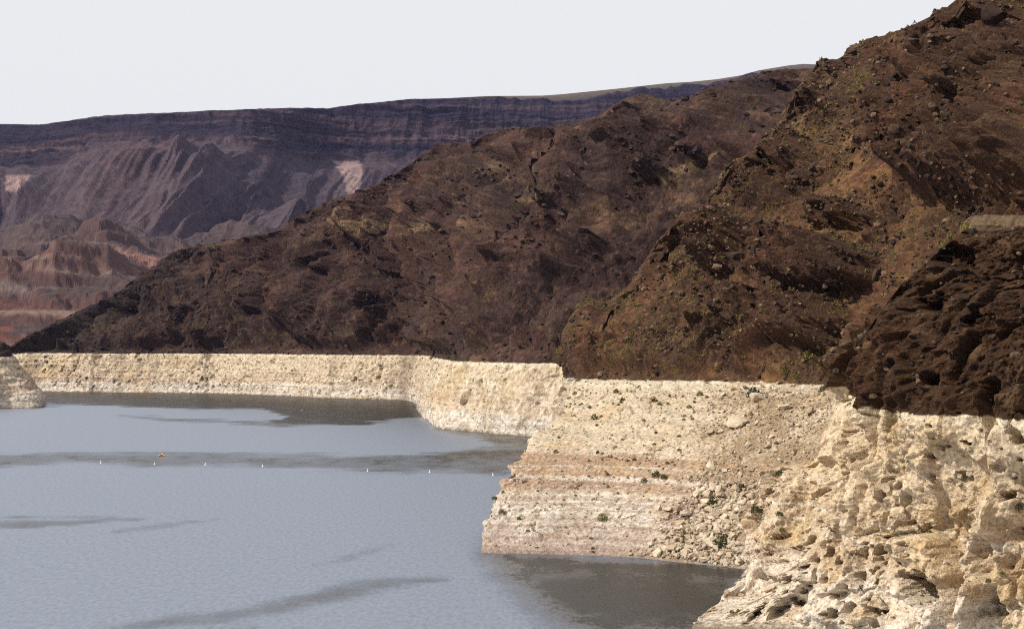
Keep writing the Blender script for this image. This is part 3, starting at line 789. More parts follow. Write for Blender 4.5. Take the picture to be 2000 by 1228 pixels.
c = np.zeros(G.shape, f32) + np.array((0.024, 0.018, 0.033), f32)  # cliff rock tinted blue-purple: distant haze put into the colour
c = mixc(c, (0.070, 0.045, 0.050), sstep(0.0, 0.35, bnd) * 0.8)
c = mixc(c, (0.022, 0.019, 0.032), sstep(0.05, 0.35, bn2) * 0.6)
lay = np.exp(-((py - np.interp(px, [-100, 150, 300, 600, 800, 1100, 1300], [300, 292, 278, 272, 270, 262, 240]) - bn2 * 8) / 7) ** 2)
c = mixc(c, (0.135, 0.085, 0.085), lay * clf * sstep(-0.25, 0.2, mot) * 0.75)
talc = np.zeros(G.shape, f32) + np.array((0.080, 0.057, 0.066), f32)  # talus brown leaning purple, haze tint mixed into the colour
talc = mixc(talc, (0.040, 0.031, 0.042), sstep(0.05, 0.45, fbm(np.stack([U / 60, z / 700, np.zeros_like(U) + 3], -1), 3, 121)) * 0.75)
talc = mixc(talc, (0.032, 0.025, 0.036), sstep(0.35, -0.15, rav) * 0.75)  # gully beds of darker rock, their shade deepened in the colour
talc = mixc(talc, (0.098, 0.058, 0.056), sstep(0.05, 0.4, rav2) * 0.5)
talc = mixc(talc, (0.13, 0.10, 0.10), sstep(0.1, 0.4, mot) * 0.3)
tk = sstep(3.35, 2.95, rowp[:, None] + 0.35 * fbm(np.stack([U / 90, z / 300, np.zeros_like(U)], -1), 3, 122))
c = c + (talc - c) * tk[..., None]
wv = fbm(G / 45, 3, 123) * 18
for pts in ([(652,315),(706,315),(707,345),(700,380),(680,380),(672,350)], [(12,343),(66,341),(45,358),(22,378),(14,372)], [(0,455),(12,450),(6,480),(0,485)]):
    c = mixc(c, (0.36, 0.25, 0.23), sstep(-2, 2, poly_sd(px + wv * 0.5, py + wv * 0.1, pts)) * (0.75 + 0.5 * mot))
c = mixc(c, (0.115, 0.085, 0.060), sstep(6.05, 6.4, rowp)[:, None] * np.ones(px.shape) * 0.9)
MAT_M = rock_material('mesa_rock', 0.05, 0.45, 6.0, 0.06)
hill_object('mesa', G2, c, MAT_M)
#@@END_TERRAIN

# ================================================================== land under and around it all
me = mesh_from('ground', np.array([(-9000, -1500, -14), (9000, -1500, -14), (9000, 10500, -14), (-9000, 10500, -14)]), np.array([[0, 1, 2, 3]]))
ground = link(bpy.data.objects.new('ground', me)); ground['kind'] = 'structure'
me.materials.append(plain_material('lake_bed_silt', (0.16, 0.12, 0.085), 0.95, 0.3, 0.01))

# ================================================================== lake
nx, ny = 330, 270
Yw = 70 * (2600 / 70) ** np.linspace(0, 1, ny)
Xw = np.linspace(-0.42, 0.42, nx)
G = np.zeros((ny, nx, 3))
G[..., 1] = Yw[:, None]; G[..., 0] = Xw[None, :] * Yw[:, None]
px, py = proj(G)
q = np.stack([G[..., 0], G[..., 1], np.zeros((ny, nx))], -1)
ww = fbm(q / np.array([120, 60, 1]), 4, 131)
w2 = fbm(q / np.array([30, 14, 1]), 4, 132)
sx, sy = px + ww * 60, py + (ww * 18 + w2 * 14) * np.clip((py - HZ) / 300, 0.08, 1)
calm = np.zeros(px.shape)
def lay_calm(pts, soft, amount):
    global calm
    calm = np.maximum(calm, amount * sstep(-soft, soft, poly_sd(sx, sy, pts)))
lay_calm([(-300,755),(-300,772),(60,786),(230,792),(420,800),(520,800),(560,815),(520,830),(700,828),(830,812),(840,780),(820,755)], 2.0, 0.95)
lay_calm([(240,812),(560,826),(640,830),(560,833),(300,818)], 2, 0.6)
lay_calm([(-300,1000)] * 3, 1, 0)
lay_calm([(840,820),(870,838),(960,845),(1060,850),(1060,872),(990,872),(930,852),(860,840)], 3, 0.8)
lay_calm([(-300,884),(0,886),(300,886),(520,888),(760,886),(1010,876),(1040,900),(980,925),(820,918),(560,914),(360,910),(150,906),(-20,914),(-300,912)], 5, 0.62)
lay_calm([(800,884),(1050,872),(1040,896),(840,894)], 4, 0.85)
lay_calm([(-200,1030),(60,1014),(200,1004),(270,1006),(180,1014),(0,1030)], 4, 0.6)
lay_calm([(220,1036),(420,1010),(430,1014),(330,1028),(240,1040)], 4, 0.3)
lay_calm([(560,1170),(700,1135),(830,1128),(880,1132),(760,1150),(620,1178),(420,1215),(180,1232),(330,1205)], 10, 0.5)
lay_calm([(0,1245),(500,1225),(460,1260),(0,1270)], 12, 0.3)
lay_calm([(600,1100),(740,1070),(780,1064),(700,1085)], 6, 0.25)
lay_calm([(948,1081),(1000,1084),(1460,1110),(1440,1160),(1380,1240),(1200,1260),(1080,1215),(1000,1140)], 55, 1.0)
lay_calm([(952,1079),(1000,1082),(1460,1106),(1460,1130),(1100,1120),(990,1095)], 8, 1.0)
me = mesh_from('lake_water', G.reshape(-1, 3), grid_faces(ny, nx), None, True)
at = me.attributes.new('calm', 'FLOAT', 'POINT'); at.data.foreach_set('value', calm.astype(f32).ravel())
lake = link(bpy.data.objects.new('water', me)); lake['kind'] = 'structure'
m, n, l, b = nodes_of('lake_water')
att = n.new('ShaderNodeAttribute'); att.attribute_name = 'calm'
tc = n.new('ShaderNodeTexCoord')
mp = n.new('ShaderNodeMapping'); mp.inputs['Scale'].default_value = (0.7, 0.25, 1)
l.new(tc.outputs['Object'], mp.inputs['Vector'])
nz = n.new('ShaderNodeTexNoise'); nz.inputs['Scale'].default_value = 1.0; nz.inputs['Detail'].default_value = 4; nz.inputs['Roughness'].default_value = 0.7
l.new(mp.outputs[0], nz.inputs['Vector'])
mr = n.new('ShaderNodeMapRange'); mr.inputs['To Min'].default_value = 0.44; mr.inputs['To Max'].default_value = 0.33
mp2 = n.new('ShaderNodeMapping'); mp2.inputs['Scale'].default_value = (1.1, 0.32, 1); l.new(tc.outputs['Object'], mp2.inputs['Vector'])
nr_ = n.new('ShaderNodeTexNoise'); nr_.inputs['Scale'].default_value = 1.0; nr_.inputs['Detail'].default_value = 5; nr_.inputs['Roughness'].default_value = 0.75
l.new(mp2.outputs[0], nr_.inputs['Vector'])
gr = n.new('ShaderNodeMapRange'); gr.inputs['From Min'].default_value = 0.25; gr.inputs['From Max'].default_value = 0.75; gr.inputs['To Min'].default_value = -0.26; gr.inputs['To Max'].default_value = 0.34
l.new(nr_.outputs['Fac'], gr.inputs['Value'])
cb_ = n.new('ShaderNodeMath'); cb_.operation = 'MULTIPLY_ADD'; cb_.inputs[1].default_value = 1.02; cb_.inputs[2].default_value = 0.12; l.new(att.outputs['Fac'], cb_.inputs[0])
rip = n.new('ShaderNodeMath'); rip.operation = 'ADD'; rip.use_clamp = True; l.new(cb_.outputs[0], rip.inputs[0]); l.new(gr.outputs[0], rip.inputs[1])
mp3 = n.new('ShaderNodeMapping'); mp3.inputs['Scale'].default_value = (0.09, 0.035, 1); l.new(tc.outputs['Object'], mp3.inputs['Vector'])
n3 = n.new('ShaderNodeTexNoise'); n3.inputs['Scale'].default_value = 1.0; n3.inputs['Detail'].default_value = 6; n3.inputs['Roughness'].default_value = 0.7; l.new(mp3.outputs[0], n3.inputs['Vector'])
inv = n.new('ShaderNodeMath'); inv.operation = 'SUBTRACT'; inv.inputs[0].default_value = 1.0; l.new(att.outputs['Fac'], inv.inputs[1])
edg = n.new('ShaderNodeMath'); edg.operation = 'MULTIPLY'; l.new(inv.outputs[0], edg.inputs[0]); l.new(att.outputs['Fac'], edg.inputs[1])
cen = n.new('ShaderNodeMath'); cen.operation = 'MULTIPLY_ADD'; cen.inputs[1].default_value = 6.0; cen.inputs[2].default_value = -3.0; l.new(n3.outputs['Fac'], cen.inputs[0])
brk = n.new('ShaderNodeMath'); brk.operation = 'MULTIPLY_ADD'; l.new(edg.outputs[0], brk.inputs[0]); l.new(cen.outputs[0], brk.inputs[1]); l.new(rip.outputs[0], brk.inputs[2]); brk.use_clamp = True
rip = brk
l.new(rip.outputs[0], mr.inputs['Value'])
mi = n.new('ShaderNodeMapRange'); mi.inputs['To Min'].default_value = 7.0; mi.inputs['To Max'].default_value = 1.16
l.new(rip.outputs[0], mi.inputs['Value']); l.new(mi.outputs[0], b.inputs['IOR']); l.new(mr.outputs[0], b.inputs['Roughness'])
md = n.new('ShaderNodeMapRange'); md.inputs['To Min'].default_value = 0.012; md.inputs['To Max'].default_value = 0.008
l.new(att.outputs['Fac'], md.inputs['Value'])
bp = n.new('ShaderNodeBump'); bp.inputs['Strength'].default_value = 1
l.new(md.outputs[0], bp.inputs['Distance']); l.new(nz.outputs['Fac'], bp.inputs['Height']); l.new(bp.outputs[0], b.inputs['Normal'])
b.inputs['Base Color'].default_value = (0.021, 0.021, 0.019, 1)
b.inputs['Specular Tint'].default_value = (0.80, 0.87, 1.0, 1)
me.materials.append(m)

#@@DETAILS
def box(x0, x1, y0, y1, z0, z1):
    V = np.array([(x, y, z) for x in (x0, x1) for y in (y0, y1) for z in (z0, z1)], float)
    return V, np.array([(0, 1, 3, 2), (4, 6, 7, 5), (0, 4, 5, 1), (2, 3, 7, 6), (0, 2, 6, 4), (1, 5, 7, 3)])

# ================================================================== what can be seen from the lookout (for choosing where stones and shrubs are worth building)
zb = np.full((154, 250), 1e9)
for sh in sheets.values():
    ix = (sh['px'] / 8).astype(int); iy = (sh['py'] / 8).astype(int)
    k = (ix >= 0) & (ix < 250) & (iy >= 0) & (iy < 154)
    np.minimum.at(zb, (iy[k], ix[k]), sh['G'][..., 1][k])
for sh in sheets.values():
    ix = np.clip((sh['px'] / 8).astype(int), 0, 249); iy = np.clip((sh['py'] / 8).astype(int), 0, 153)
    to_cam = np.array([0, 0, HC]) - sh['G']
    to_cam /= np.linalg.norm(to_cam, axis=2, keepdims=True)
    sh['face'] = (sh['N'] * to_cam).sum(2)
    sh['vis'] = (sh['G'][..., 1] < zb[iy, ix] * 1.05 + 4) & (sh['px'] > -20) & (sh['px'] < 2020) & (sh['py'] > -20) & (sh['py'] < 1248) & (sh['face'] > 0.0) & (sh['G'][..., 2] > 0.3)

def spot(px, py, names=('cliff', 'near', 'far', 'head')):
    """ground point under a picture point: the nearest surface there"""
    best = None
    for nm in names:
        sh = sheets[nm]
        d = np.hypot(sh['px'] - px, sh['py'] - py) + np.where(sh['vis'], 0, 60)
        i = np.unravel_index(np.argmin(d), d.shape)
        key = d[i] + 0.002 * sh['G'][i][1]
        if best is None or key < best[0]:
            best = (key, sh['G'][i].copy(), sh['N'][i].copy())
    return best[1], best[2]

def pick(nm, weight, n_, rg):
    sh = sheets[nm]
    # weight by ground area as well
    G_ = sh['G']
    area = np.linalg.norm(np.gradient(G_, axis=0), axis=2) * np.linalg.norm(np.gradient(G_, axis=1), axis=2)
    w = (weight * area * sh['vis']).ravel()
    i = rg.choice(len(w), n_, p=w / w.sum())
    return G_.reshape(-1, 3)[i], sh['N'].reshape(-1, 3)[i], i

# ---- stones
def ico(sub):
    t = (1 + 5 ** 0.5) / 2
    V = [(-1,t,0),(1,t,0),(-1,-t,0),(1,-t,0),(0,-1,t),(0,1,t),(0,-1,-t),(0,1,-t),(t,0,-1),(t,0,1),(-t,0,-1),(-t,0,1)]
    V = [np.array(v_) / np.linalg.norm(v_) for v_ in V]
    Fc = [(0,11,5),(0,5,1),(0,1,7),(0,7,10),(0,10,11),(1,5,9),(5,11,4),(11,10,2),(10,7,6),(7,1,8),(3,9,4),(3,4,2),(3,2,6),(3,6,8),(3,8,9),(4,9,5),(2,4,11),(6,2,10),(8,6,7),(9,8,1)]
    for _ in range(sub):
        cache, out = {}, []
        def mid(a, b_):
            key = (min(a, b_), max(a, b_))
            if key not in cache:
                m_ = V[a] + V[b_]; V.append(m_ / np.linalg.norm(m_)); cache[key] = len(V) - 1
            return cache[key]
        for a, b_, c_ in Fc:
            x, y, z_ = mid(a, b_), mid(b_, c_), mid(c_, a)
            out += [(a, x, z_), (b_, y, x), (c_, z_, y), (x, y, z_)]
        Fc = out
    return np.array(V), np.array(Fc)

def stone_shape(sub, rg, cuts=15, rough=0.05):
    V, Fc = ico(sub)
    V = V * (1 + 0.25 * perlin(V * 1.3 + rg.uniform(0, 50, 3), 7)[:, None])
    for _ in range(cuts):
        nrm = rg.normal(size=3); nrm /= np.linalg.norm(nrm)
        d = V @ nrm - rg.uniform(0.38, 0.75)
        V = V - np.where(d > 0, d, 0)[:, None] * nrm
    V = V + (2.2 * rough * perlin(V * 2.6 + 9, 8) + 1.4 * rough * perlin(V * 6 + 3, 12))[:, None] * V
    return V * np.array([1, rg.uniform(0.7, 1), rg.uniform(0.55, 0.85)]), Fc

def stone_material(name, ca, cb, bump):
    m, n, l, b = nodes_of(name)
    tc = n.new('ShaderNodeTexCoord'); oi = n.new('ShaderNodeObjectInfo')
    nz = n.new('ShaderNodeTexNoise'); nz.inputs['Scale'].default_value = 2.5; nz.inputs['Detail'].default_value = 6; nz.inputs['Roughness'].default_value = 0.7
    l.new(tc.outputs['Object'], nz.inputs['Vector'])
    ad = n.new('ShaderNodeMath'); ad.operation = 'MULTIPLY_ADD'; ad.inputs[1].default_value = 0.5; l.new(oi.outputs['Random'], ad.inputs[0]); l.new(nz.outputs['Fac'], ad.inputs[2])
    rp = n.new('ShaderNodeValToRGB')
    rp.color_ramp.elements[0].position = 0.45; rp.color_ramp.elements[0].color = (*ca, 1)
    rp.color_ramp.elements[1].position = 1.0; rp.color_ramp.elements[1].color = (*cb, 1)
    l.new(ad.outputs[0], rp.inputs['Fac']); l.new(rp.outputs['Color'], b.inputs['Base Color'])
    b.inputs['Roughness'].default_value = 0.95; b.inputs['Specular IOR Level'].default_value = 0.15
    bp = n.new('ShaderNodeBump'); bp.inputs['Distance'].default_value = bump; l.new(nz.outputs['Fac'], bp.inputs['Height']); l.new(bp.outputs[0], b.inputs['Normal'])
    return m
MAT_PALE = stone_material('pale_stone', (0.34, 0.25, 0.17), (0.54, 0.46, 0.35), 0.2)
MAT_DARK = stone_material('dark_stone', (0.022, 0.014, 0.011), (0.064, 0.039, 0.027), 0.2)
MAT_TAN = stone_material('tan_slab', (0.08, 0.05, 0.028), (0.13, 0.085, 0.05), 0.2)
rg = np.random.default_rng(5)
SHAPES = {}
for key, mat in (('pale', MAT_PALE), ('dark', MAT_DARK), ('tan', MAT_TAN)):
    SHAPES[key] = []
    for k in range(7):
        V, Fc = stone_shape(2, rg)
        me = mesh_from(key + '_boulder', V, Fc); me.materials.append(mat)
        SHAPES[key].append(me)

def tag(o, label, cat, group=None):
    o['label'] = label; o['category'] = cat
    if group:
        o['group'] = group
    return o

def put_stone(name, key, p, nrm, size, label, group=None, shape=None, sink=0.25, tall=1.0, spin=None):
    o = link(bpy.data.objects.new(name, SHAPES[key][rg.integers(7) if shape is None else shape]))
    o.location = p + nrm * size * (0.6 - sink) * 0.6
    o.rotation_euler = (rg.uniform(-0.4, 0.4), rg.uniform(-0.4, 0.4), rg.uniform(0, 6.28) if spin is None else spin)
    s_ = size * 0.62
    o.scale = (s_ * rg.uniform(0.85, 1.15), s_ * rg.uniform(0.85, 1.15), s_ * tall)
    return tag(o, label, 'boulder', group)

def px_size(w, Y):
    return w * Y / F
# boulders one can point at
for x, y, w, key, tall, label in [
        (1442, 828, 40, 'pale', 0.8, 'largest pale boulder, perched on the upper pale slope below the dark hillside'),
        (1384, 972, 30, 'pale', 0.8, 'pale flat topped boulder beside two green shrubs low on the rubble slope'),
        (1419, 1024, 26, 'pale', 1.0, 'pale upright boulder in the rubble above the largest dark green bush'),
        (1480, 782, 30, 'pale', 0.8, 'pale boulder just below the high water line on the rubble slope'),
        (1535, 800, 28, 'pale', 0.8, 'pale boulder under the dark hillside beside the foreground cliff'),
        (907, 785, 30, 'pale', 1.5, 'hanging pale block on the face of the middle shore cliff'),
        (1846, 44, 42, 'dark', 0.85, 'large dark boulder on the skyline of the near hill'),
        (1792, 60, 20, 'dark', 1.3, 'pointed dark rock on the skyline below the large skyline boulder'),
        (1626, 136, 36, 'dark', 0.8, 'rounded dark boulder where the near skyline meets the far ridge'),
        (1668, 104, 22, 'dark', 1.1, 'blocky dark rock on the lowest step of the near skyline'),
        (1436, 512, 46, 'dark', 1.3, 'largest dark outcrop boulder half way up the near hillside'),
        (1596, 338, 46, 'dark', 1.3, 'dark boulder on the upper near hillside below the brown scree'),
        (1720, 542, 40, 'dark', 1.3, 'dark boulder on the near hillside beside the gully'),
        (1142, 412, 22, 'tan', 2.2, 'tall tan rock slab leaning on the far hillside'),
        (1785, 85, 30, 'dark', 0.7, 'dark boulder just under the pointed skyline rock'),
        (1930, 40, 60, 'dark', 0.9, 'massive dark boulder at the top of the near hill')]:
    p, nrm = spot(x, y)
    put_stone('boulder', key, p, nrm, px_size(w, p[1]), label, tall=tall)
# the rubble: the largest stones singly, the rest as one mass
shn = sheets['near']
wrub = shn['ring'] * (shn['rub'] ** 1.5) * (0.35 + sstep(880, 1000, shn['py']))
p, nrm, _ = pick('near', wrub, 3600, rg)
size = np.exp(rg.normal(-0.35, 0.5, len(p))).clip(0.3, 2.6) * (0.72 + 0.25 * sstep(930, 1010, proj(p)[1]))
order = np.argsort(-size / p[:, 1])
low_lab = 'pale angular boulder in the rubble slide just above the water'
up_lab = 'pale angular boulder on the upper rubble slope below the dark hillside'
for j in order[:250]:
    lowp = proj(p[j])[1] > 960
    put_stone('boulder', 'pale', p[j], nrm[j], size[j] * 1.15, low_lab if lowp else up_lab, 'pale boulders low in the rubble slide' if lowp else 'pale boulders high on the rubble slope')
stones = [(p[j], nrm[j], size[j], 'pale') for j in order[250:]]
p, nrm, _ = pick('near', shn['ring'] * (1 - shn['rub']) , 400, rg)
stones += [(a, b_, s_, 'pale') for a, b_, s_ in zip(p, nrm, np.exp(rg.normal(-0.9, 0.4, len(p))).clip(0.2, 1.2))]
p, nrm, _ = pick('cliff', sheets['cliff']['ring'], 900, rg)
stones += [(a, b_, s_, 'pale') for a, b_, s_ in zip(p, nrm, np.exp(rg.normal(-0.9, 0.5, len(p))).clip(0.2, 1.3))]
p, nrm, _ = pick('near', (1 - shn['ring']) * sstep(-0.05, 0.3, fbm(shn['G'] / 16, 3, 154) + 0.1), 4600, rg)
stones_d = [(a, b_, s_, 'dark') for a, b_, s_ in zip(p, nrm, np.exp(rg.normal(-0.15, 0.5, len(p))).clip(0.35, 2.6))]
p, nrm, _ = pick('cliff', (1 - sheets['cliff']['ring']), 220, rg)
stones_d += [(a, b_, s_, 'dark') for a, b_, s_ in zip(p, nrm, np.exp(rg.normal(-0.4, 0.5, len(p))).clip(0.25, 2))]
p, nrm, _ = pick('far', (1 - sheets['far']['ring']) * sstep(-0.05, 0.3, fbm(sheets['far']['G'] / 45, 3, 155)), 1800, rg)
stones_f = [(a, b_, s_, 'far') for a, b_, s_ in zip(p, nrm, np.exp(rg.normal(0.75, 0.45, len(p))).clip(0.8, 6))]

def stone_mass(name, lst, mat, label):
    base = [stone_shape(0, rg, 5, 0.0) for _ in range(6)]
    VV, FF, CC = [], [], []
    off = 0
    for a, nrm_, s_, key in lst:
        V, Fc = base[rg.integers(6)]
        an = rg.uniform(0, 6.28); ca, sa = math.cos(an), math.sin(an)
        R_ = np.array([[ca, -sa, 0], [sa, ca, 0], [0, 0, 1]])
        tl = rg.uniform(-0.5, 0.5); ct, st = math.cos(tl), math.sin(tl)
        R_ = R_ @ np.array([[1, 0, 0], [0, ct, -st], [0, st, ct]])
        VV.append((V * rg.uniform(0.75, 1.2, 3)) @ R_.T * s_ * 0.6 + a + nrm_ * s_ * 0.15)
        FF.append(Fc + off); off += len(V)
        r = rg.uniform(0, 1)
        if key == 'pale':
            col_ = lerp(np.array((0.44, 0.33, 0.22)), np.array((0.70, 0.60, 0.46)), r)
        elif key == 'dark':
            col_ = lerp(np.array((0.04, 0.027, 0.02)), np.array((0.26, 0.165, 0.105)), r ** 2)
        else:
            col_ = lerp(np.array((0.034, 0.024, 0.021)), np.array((0.13, 0.085, 0.062)), r ** 1.5)
        CC.append(np.tile(col_, (len(V), 1)))
    o = link(bpy.data.objects.new(name, mesh_from(name, np.concatenate(VV), np.concatenate(FF), np.concatenate(CC))))
    o.data.materials.append(mat)
    o['kind'] = 'stuff'; o['label'] = label
    return o
stone_mass('rubble', stones, MAT_B, 'small pale stones strewn over the bleached slopes')
stone_mass('dark_scree', stones_d, MAT_B, 'small dark stones strewn over the near hillside')
stone_mass('far_scree', stones_f, MAT_D, 'dark stones strewn over the far hillside')

# ---- shrubs
def leaf_material(name, ca, cb):
    m, n, l, b = nodes_of(name)
    tc = n.new('ShaderNodeTexCoord'); oi = n.new('ShaderNodeObjectInfo')
    nz = n.new('ShaderNodeTexNoise'); nz.inputs['Scale'].default_value = 6; nz.inputs['Detail'].default_value = 3
    l.new(tc.outputs['Object'], nz.inputs['Vector'])
    ad = n.new('ShaderNodeMath'); ad.operation = 'MULTIPLY_ADD'; ad.inputs[1].default_value = 0.4; l.new(oi.outputs['Random'], ad.inputs[0]); l.new(nz.outputs['Fac'], ad.inputs[2])
    rp = n.new('ShaderNodeValToRGB')
    rp.color_ramp.elements[0].position = 0.45; rp.color_ramp.elements[0].color = (*ca, 1)
    rp.color_ramp.elements[1].position = 0.95; rp.color_ramp.elements[1].color = (*cb, 1)
    l.new(ad.outputs[0], rp.inputs['Fac']); l.new(rp.outputs['Color'], b.inputs['Base Color'])
    b.inputs['Roughness'].default_value = 0.8; b.inputs['Specular IOR Level'].default_value = 0.2
    return m
MAT_GREEN = leaf_material('green_leaves', (0.028, 0.038, 0.010), (0.066, 0.078, 0.020))
MAT_OLIVE = leaf_material('olive_leaves', (0.075, 0.070, 0.020), (0.15, 0.135, 0.04))
MAT_YELL = leaf_material('yellow_green_leaves', (0.12, 0.105, 0.028), (0.22, 0.19, 0.055))
MAT_STEM = plain_material('shrub_stem', (0.09, 0.06, 0.04), 0.9)

def foliage_mesh(n_, rg_, leaf=0.13):
    d = rg_.normal(size=(n_, 3)); d /= np.linalg.norm(d, axis=1, keepdims=True)
    d[:, 2] = np.abs(d[:, 2])
    lump = 1 + 0.35 * perlin(d * 2.2 + rg_.uniform(0, 40, 3), 9)[:, None]
    c_ = d * (rg_.uniform(0.25, 1, (n_, 1)) ** 0.45) * lump * np.array([0.5, 0.5, 0.72]) + np.array([0, 0, 0.06])
    a = rg_.normal(size=(n_, 3)); a /= np.linalg.norm(a, axis=1, keepdims=True)
    b_ = np.cross(a, rg_.normal(size=(n_, 3))); b_ /= np.linalg.norm(b_, axis=1, keepdims=True)
    L = leaf * rg_.uniform(0.6, 1.3, (n_, 1))
    V = np.stack([c_ - a * L, c_ + b_ * L * 0.5, c_ + a * L, c_ - b_ * L * 0.5], 1).reshape(-1, 3)
    return V, np.arange(n_ * 4).reshape(-1, 4)

def stem_mesh(rg_):
    VV, FF = [], []
    for k in range(7):
        a = rg_.uniform(0, 6.28); top = np.array([0.38 * math.cos(a), 0.38 * math.sin(a), rg_.uniform(0.4, 0.65)])
        for w_, z_ in ((0.02, -0.15), (0.008, 1)):
            c_ = top * max(z_, 0) + np.array([0, 0, min(z_, 0)])
            VV += [c_ + w_ * np.array([math.cos(t), math.sin(t), 0]) for t in (0, 2.09, 4.19)]
        o_ = k * 6
        FF += [(o_, o_ + 1, o_ + 4, o_ + 3), (o_ + 1, o_ + 2, o_ + 5, o_ + 4), (o_ + 2, o_, o_ + 3, o_ + 5)]
    return np.array(VV), np.array(FF)
LEAF, STEMS = {}, []
for key, mat in (('green', MAT_GREEN), ('olive', MAT_OLIVE), ('yellow', MAT_YELL)):
    LEAF[key] = []
    for k in range(5):
        V, Fc = foliage_mesh(300, rg, 0.085); me = mesh_from(key + '_foliage', V, Fc); me.materials.append(mat); LEAF[key].append(me)
for k in range(3):
    V, Fc = stem_mesh(rg); me = mesh_from('stems', V, Fc); me.materials.append(MAT_STEM); STEMS.append(me)
n_shrub = 0
def put_shrub(p, size, key, label, group=None, parts=False, flat=1.0):
    o = link(bpy.data.objects.new('shrub', None if parts else LEAF[key][rg.integers(5)]))
    o.location = p - np.array([0, 0, 0.06 * size])
    o.rotation_euler = (0, 0, rg.uniform(0, 6.28))
    o.scale = (size * rg.uniform(0.9, 1.2), size * rg.uniform(0.9, 1.2), size * flat)
    if parts:
        link(bpy.data.objects.new('foliage', LEAF[key][rg.integers(5)]), o)
        link(bpy.data.objects.new('stem', STEMS[rg.integers(3)]), o)
    return tag(o, label, 'shrub', group)

for x, y, w, key, label in [
        (1418, 1066, 36, 'green', 'largest dark green bush, in the pale rubble just above the water'),
        (1391, 989, 26, 'green', 'round green bush half way down the rubble slope'),
        (1478, 1002, 24, 'green', 'green bush on the rubble slope close against the foreground cliff'),
        (1471, 776, 28, 'green', 'wide green bush below the high water line at the top of the rubble slope'),
        (1449, 953, 16, 'green', 'small green bush above the two round bushes of the rubble slope'),
        (1523, 928, 18, 'green', 'dark green bush where the rubble slope meets the foreground cliff'),
        (1280, 931, 17, 'green', 'larger of the paired dark bushes on the brown beds of the pale slope'),
        (1297, 935, 13, 'green', 'smaller of the paired dark bushes on the brown beds of the pale slope'),
        (1259, 942, 14, 'green', 'dark round bush just below the paired bushes on the brown beds'),
        (1177, 1016, 20, 'olive', 'widest olive shrub on the lowest white bed of the promontory'),
        (979, 1003, 16, 'olive', 'olive shrub on the lower white bed at the tip of the promontory'),
        (1013, 1013, 10, 'green', 'dark little bush near the tip of the promontory'),
        (1203, 767, 12, 'green', 'dark bush below the high water line near the promontory shoulder'),
        (1278, 785, 13, 'green', 'dark low bush on the upper cream slope of the promontory'),
        (1161, 818, 15, 'olive', 'low brown green shrub on the shoulder of the promontory'),
        (1367, 773, 14, 'olive', 'grey green shrub below the high water line in the middle of the slope'),
        (1607, 764, 16, 'olive', 'grey green shrub on the rim where the cliff begins below the dark hill'),
        (1338, 1048, 16, 'olive', 'olive shrub at the foot of the reddish rock patch'),
        (1309, 1076, 16, 'olive', 'olive shrub at the waterline left of the rubble slide'),
        (1683, 1153, 16, 'green', 'green shrub in a hollow low on the foreground cliff'),
        (1713, 1137, 12, 'olive', 'olive shrub beside the hollow low on the foreground cliff'),
        (1988, 993, 20, 'green', 'green shrub on the foreground cliff at the edge of the picture'),
        (1956, 1122, 12, 'olive', 'small shrub on the lower ledge of the foreground cliff'),
        (1930, 1137, 13, 'green', 'green shrub on the lower ledge of the foreground cliff'),
        (1524, 1008, 15, 'green', 'green shrub on the rounded buttress of the foreground cliff'),
        (1526, 1038, 12, 'olive', 'olive shrub under the rounded buttress of the foreground cliff'),
        (1545, 528, 16, 'yellow', 'yellow green shrub in the middle of the near hillside'),
        (1580, 702, 24, 'yellow', 'brightest yellow shrub low on the near hillside'),
        (1598, 696, 18, 'yellow', 'yellow shrub close beside the brightest one low on the near hillside'),
        (1536, 730, 22, 'olive', 'pale olive shrub just above the high water line'),
        (1556, 738, 18, 'olive', 'second pale olive shrub just above the high water line'),
        (1995, 440, 14, 'green', 'bright green shrub under the road bank'),
        (1884, 446, 22, 'yellow', 'yellow shrub at the end of the road bank'),
        (1860, 464, 18, 'yellow', 'yellow shrub on the slope below the end of the road bank'),
        (1842, 482, 16, 'yellow', 'lowest yellow shrub of the row below the road bank'),
        (1810, 106, 12, 'yellow', 'bright yellow shrub high on the near hill under the skyline')]:
    p, nrm = spot(x, y)
    put_shrub(p, px_size(w, p[1]), key, label, parts=w >= 18)
w = shn['ring'] * (1 - 0.5 * shn['rub']) * sstep(-0.1, 0.3, fbm(shn['G'] / 12, 3, 141))
p, nrm, _ = pick('near', w, 165, rg)
for a in p:
    s_ = px_size(min(11, math.exp(rg.normal(1.75, 0.35))), a[1])
    key = 'green' if rg.random() < 0.35 else 'olive'
    put_shrub(a, s_, key, 'tiny dark green shrub dotted over the pale promontory slope' if key == 'green' else 'tiny olive shrub dotted over the pale promontory slope', 'tiny shrubs on the pale promontory', flat=0.85)
p, nrm, _ = pick('cliff', sheets['cliff']['ring'], 28, rg)
for a in p:
    put_shrub(a, px_size(rg.uniform(5, 10), a[1]), 'olive', 'tiny olive shrub in a crack of the pale foreground cliff', 'tiny shrubs on the foreground cliff')
p, nrm, _ = pick('near', (1 - shn['ring']) * (1 - shn['outc']), 66, rg)
for a in p:
    if rg.random() < 0.3:
        put_shrub(a, px_size(rg.uniform(8, 14), a[1]), 'yellow', 'low yellowish scrub bush on the dark near hillside', 'yellow scrub bushes on the near hillside', flat=0.8)
    else:
        put_shrub(a, px_size(rg.uniform(8, 13), a[1]), 'olive', 'low olive scrub bush on the dark near hillside', 'olive scrub bushes on the near hillside', flat=0.8)
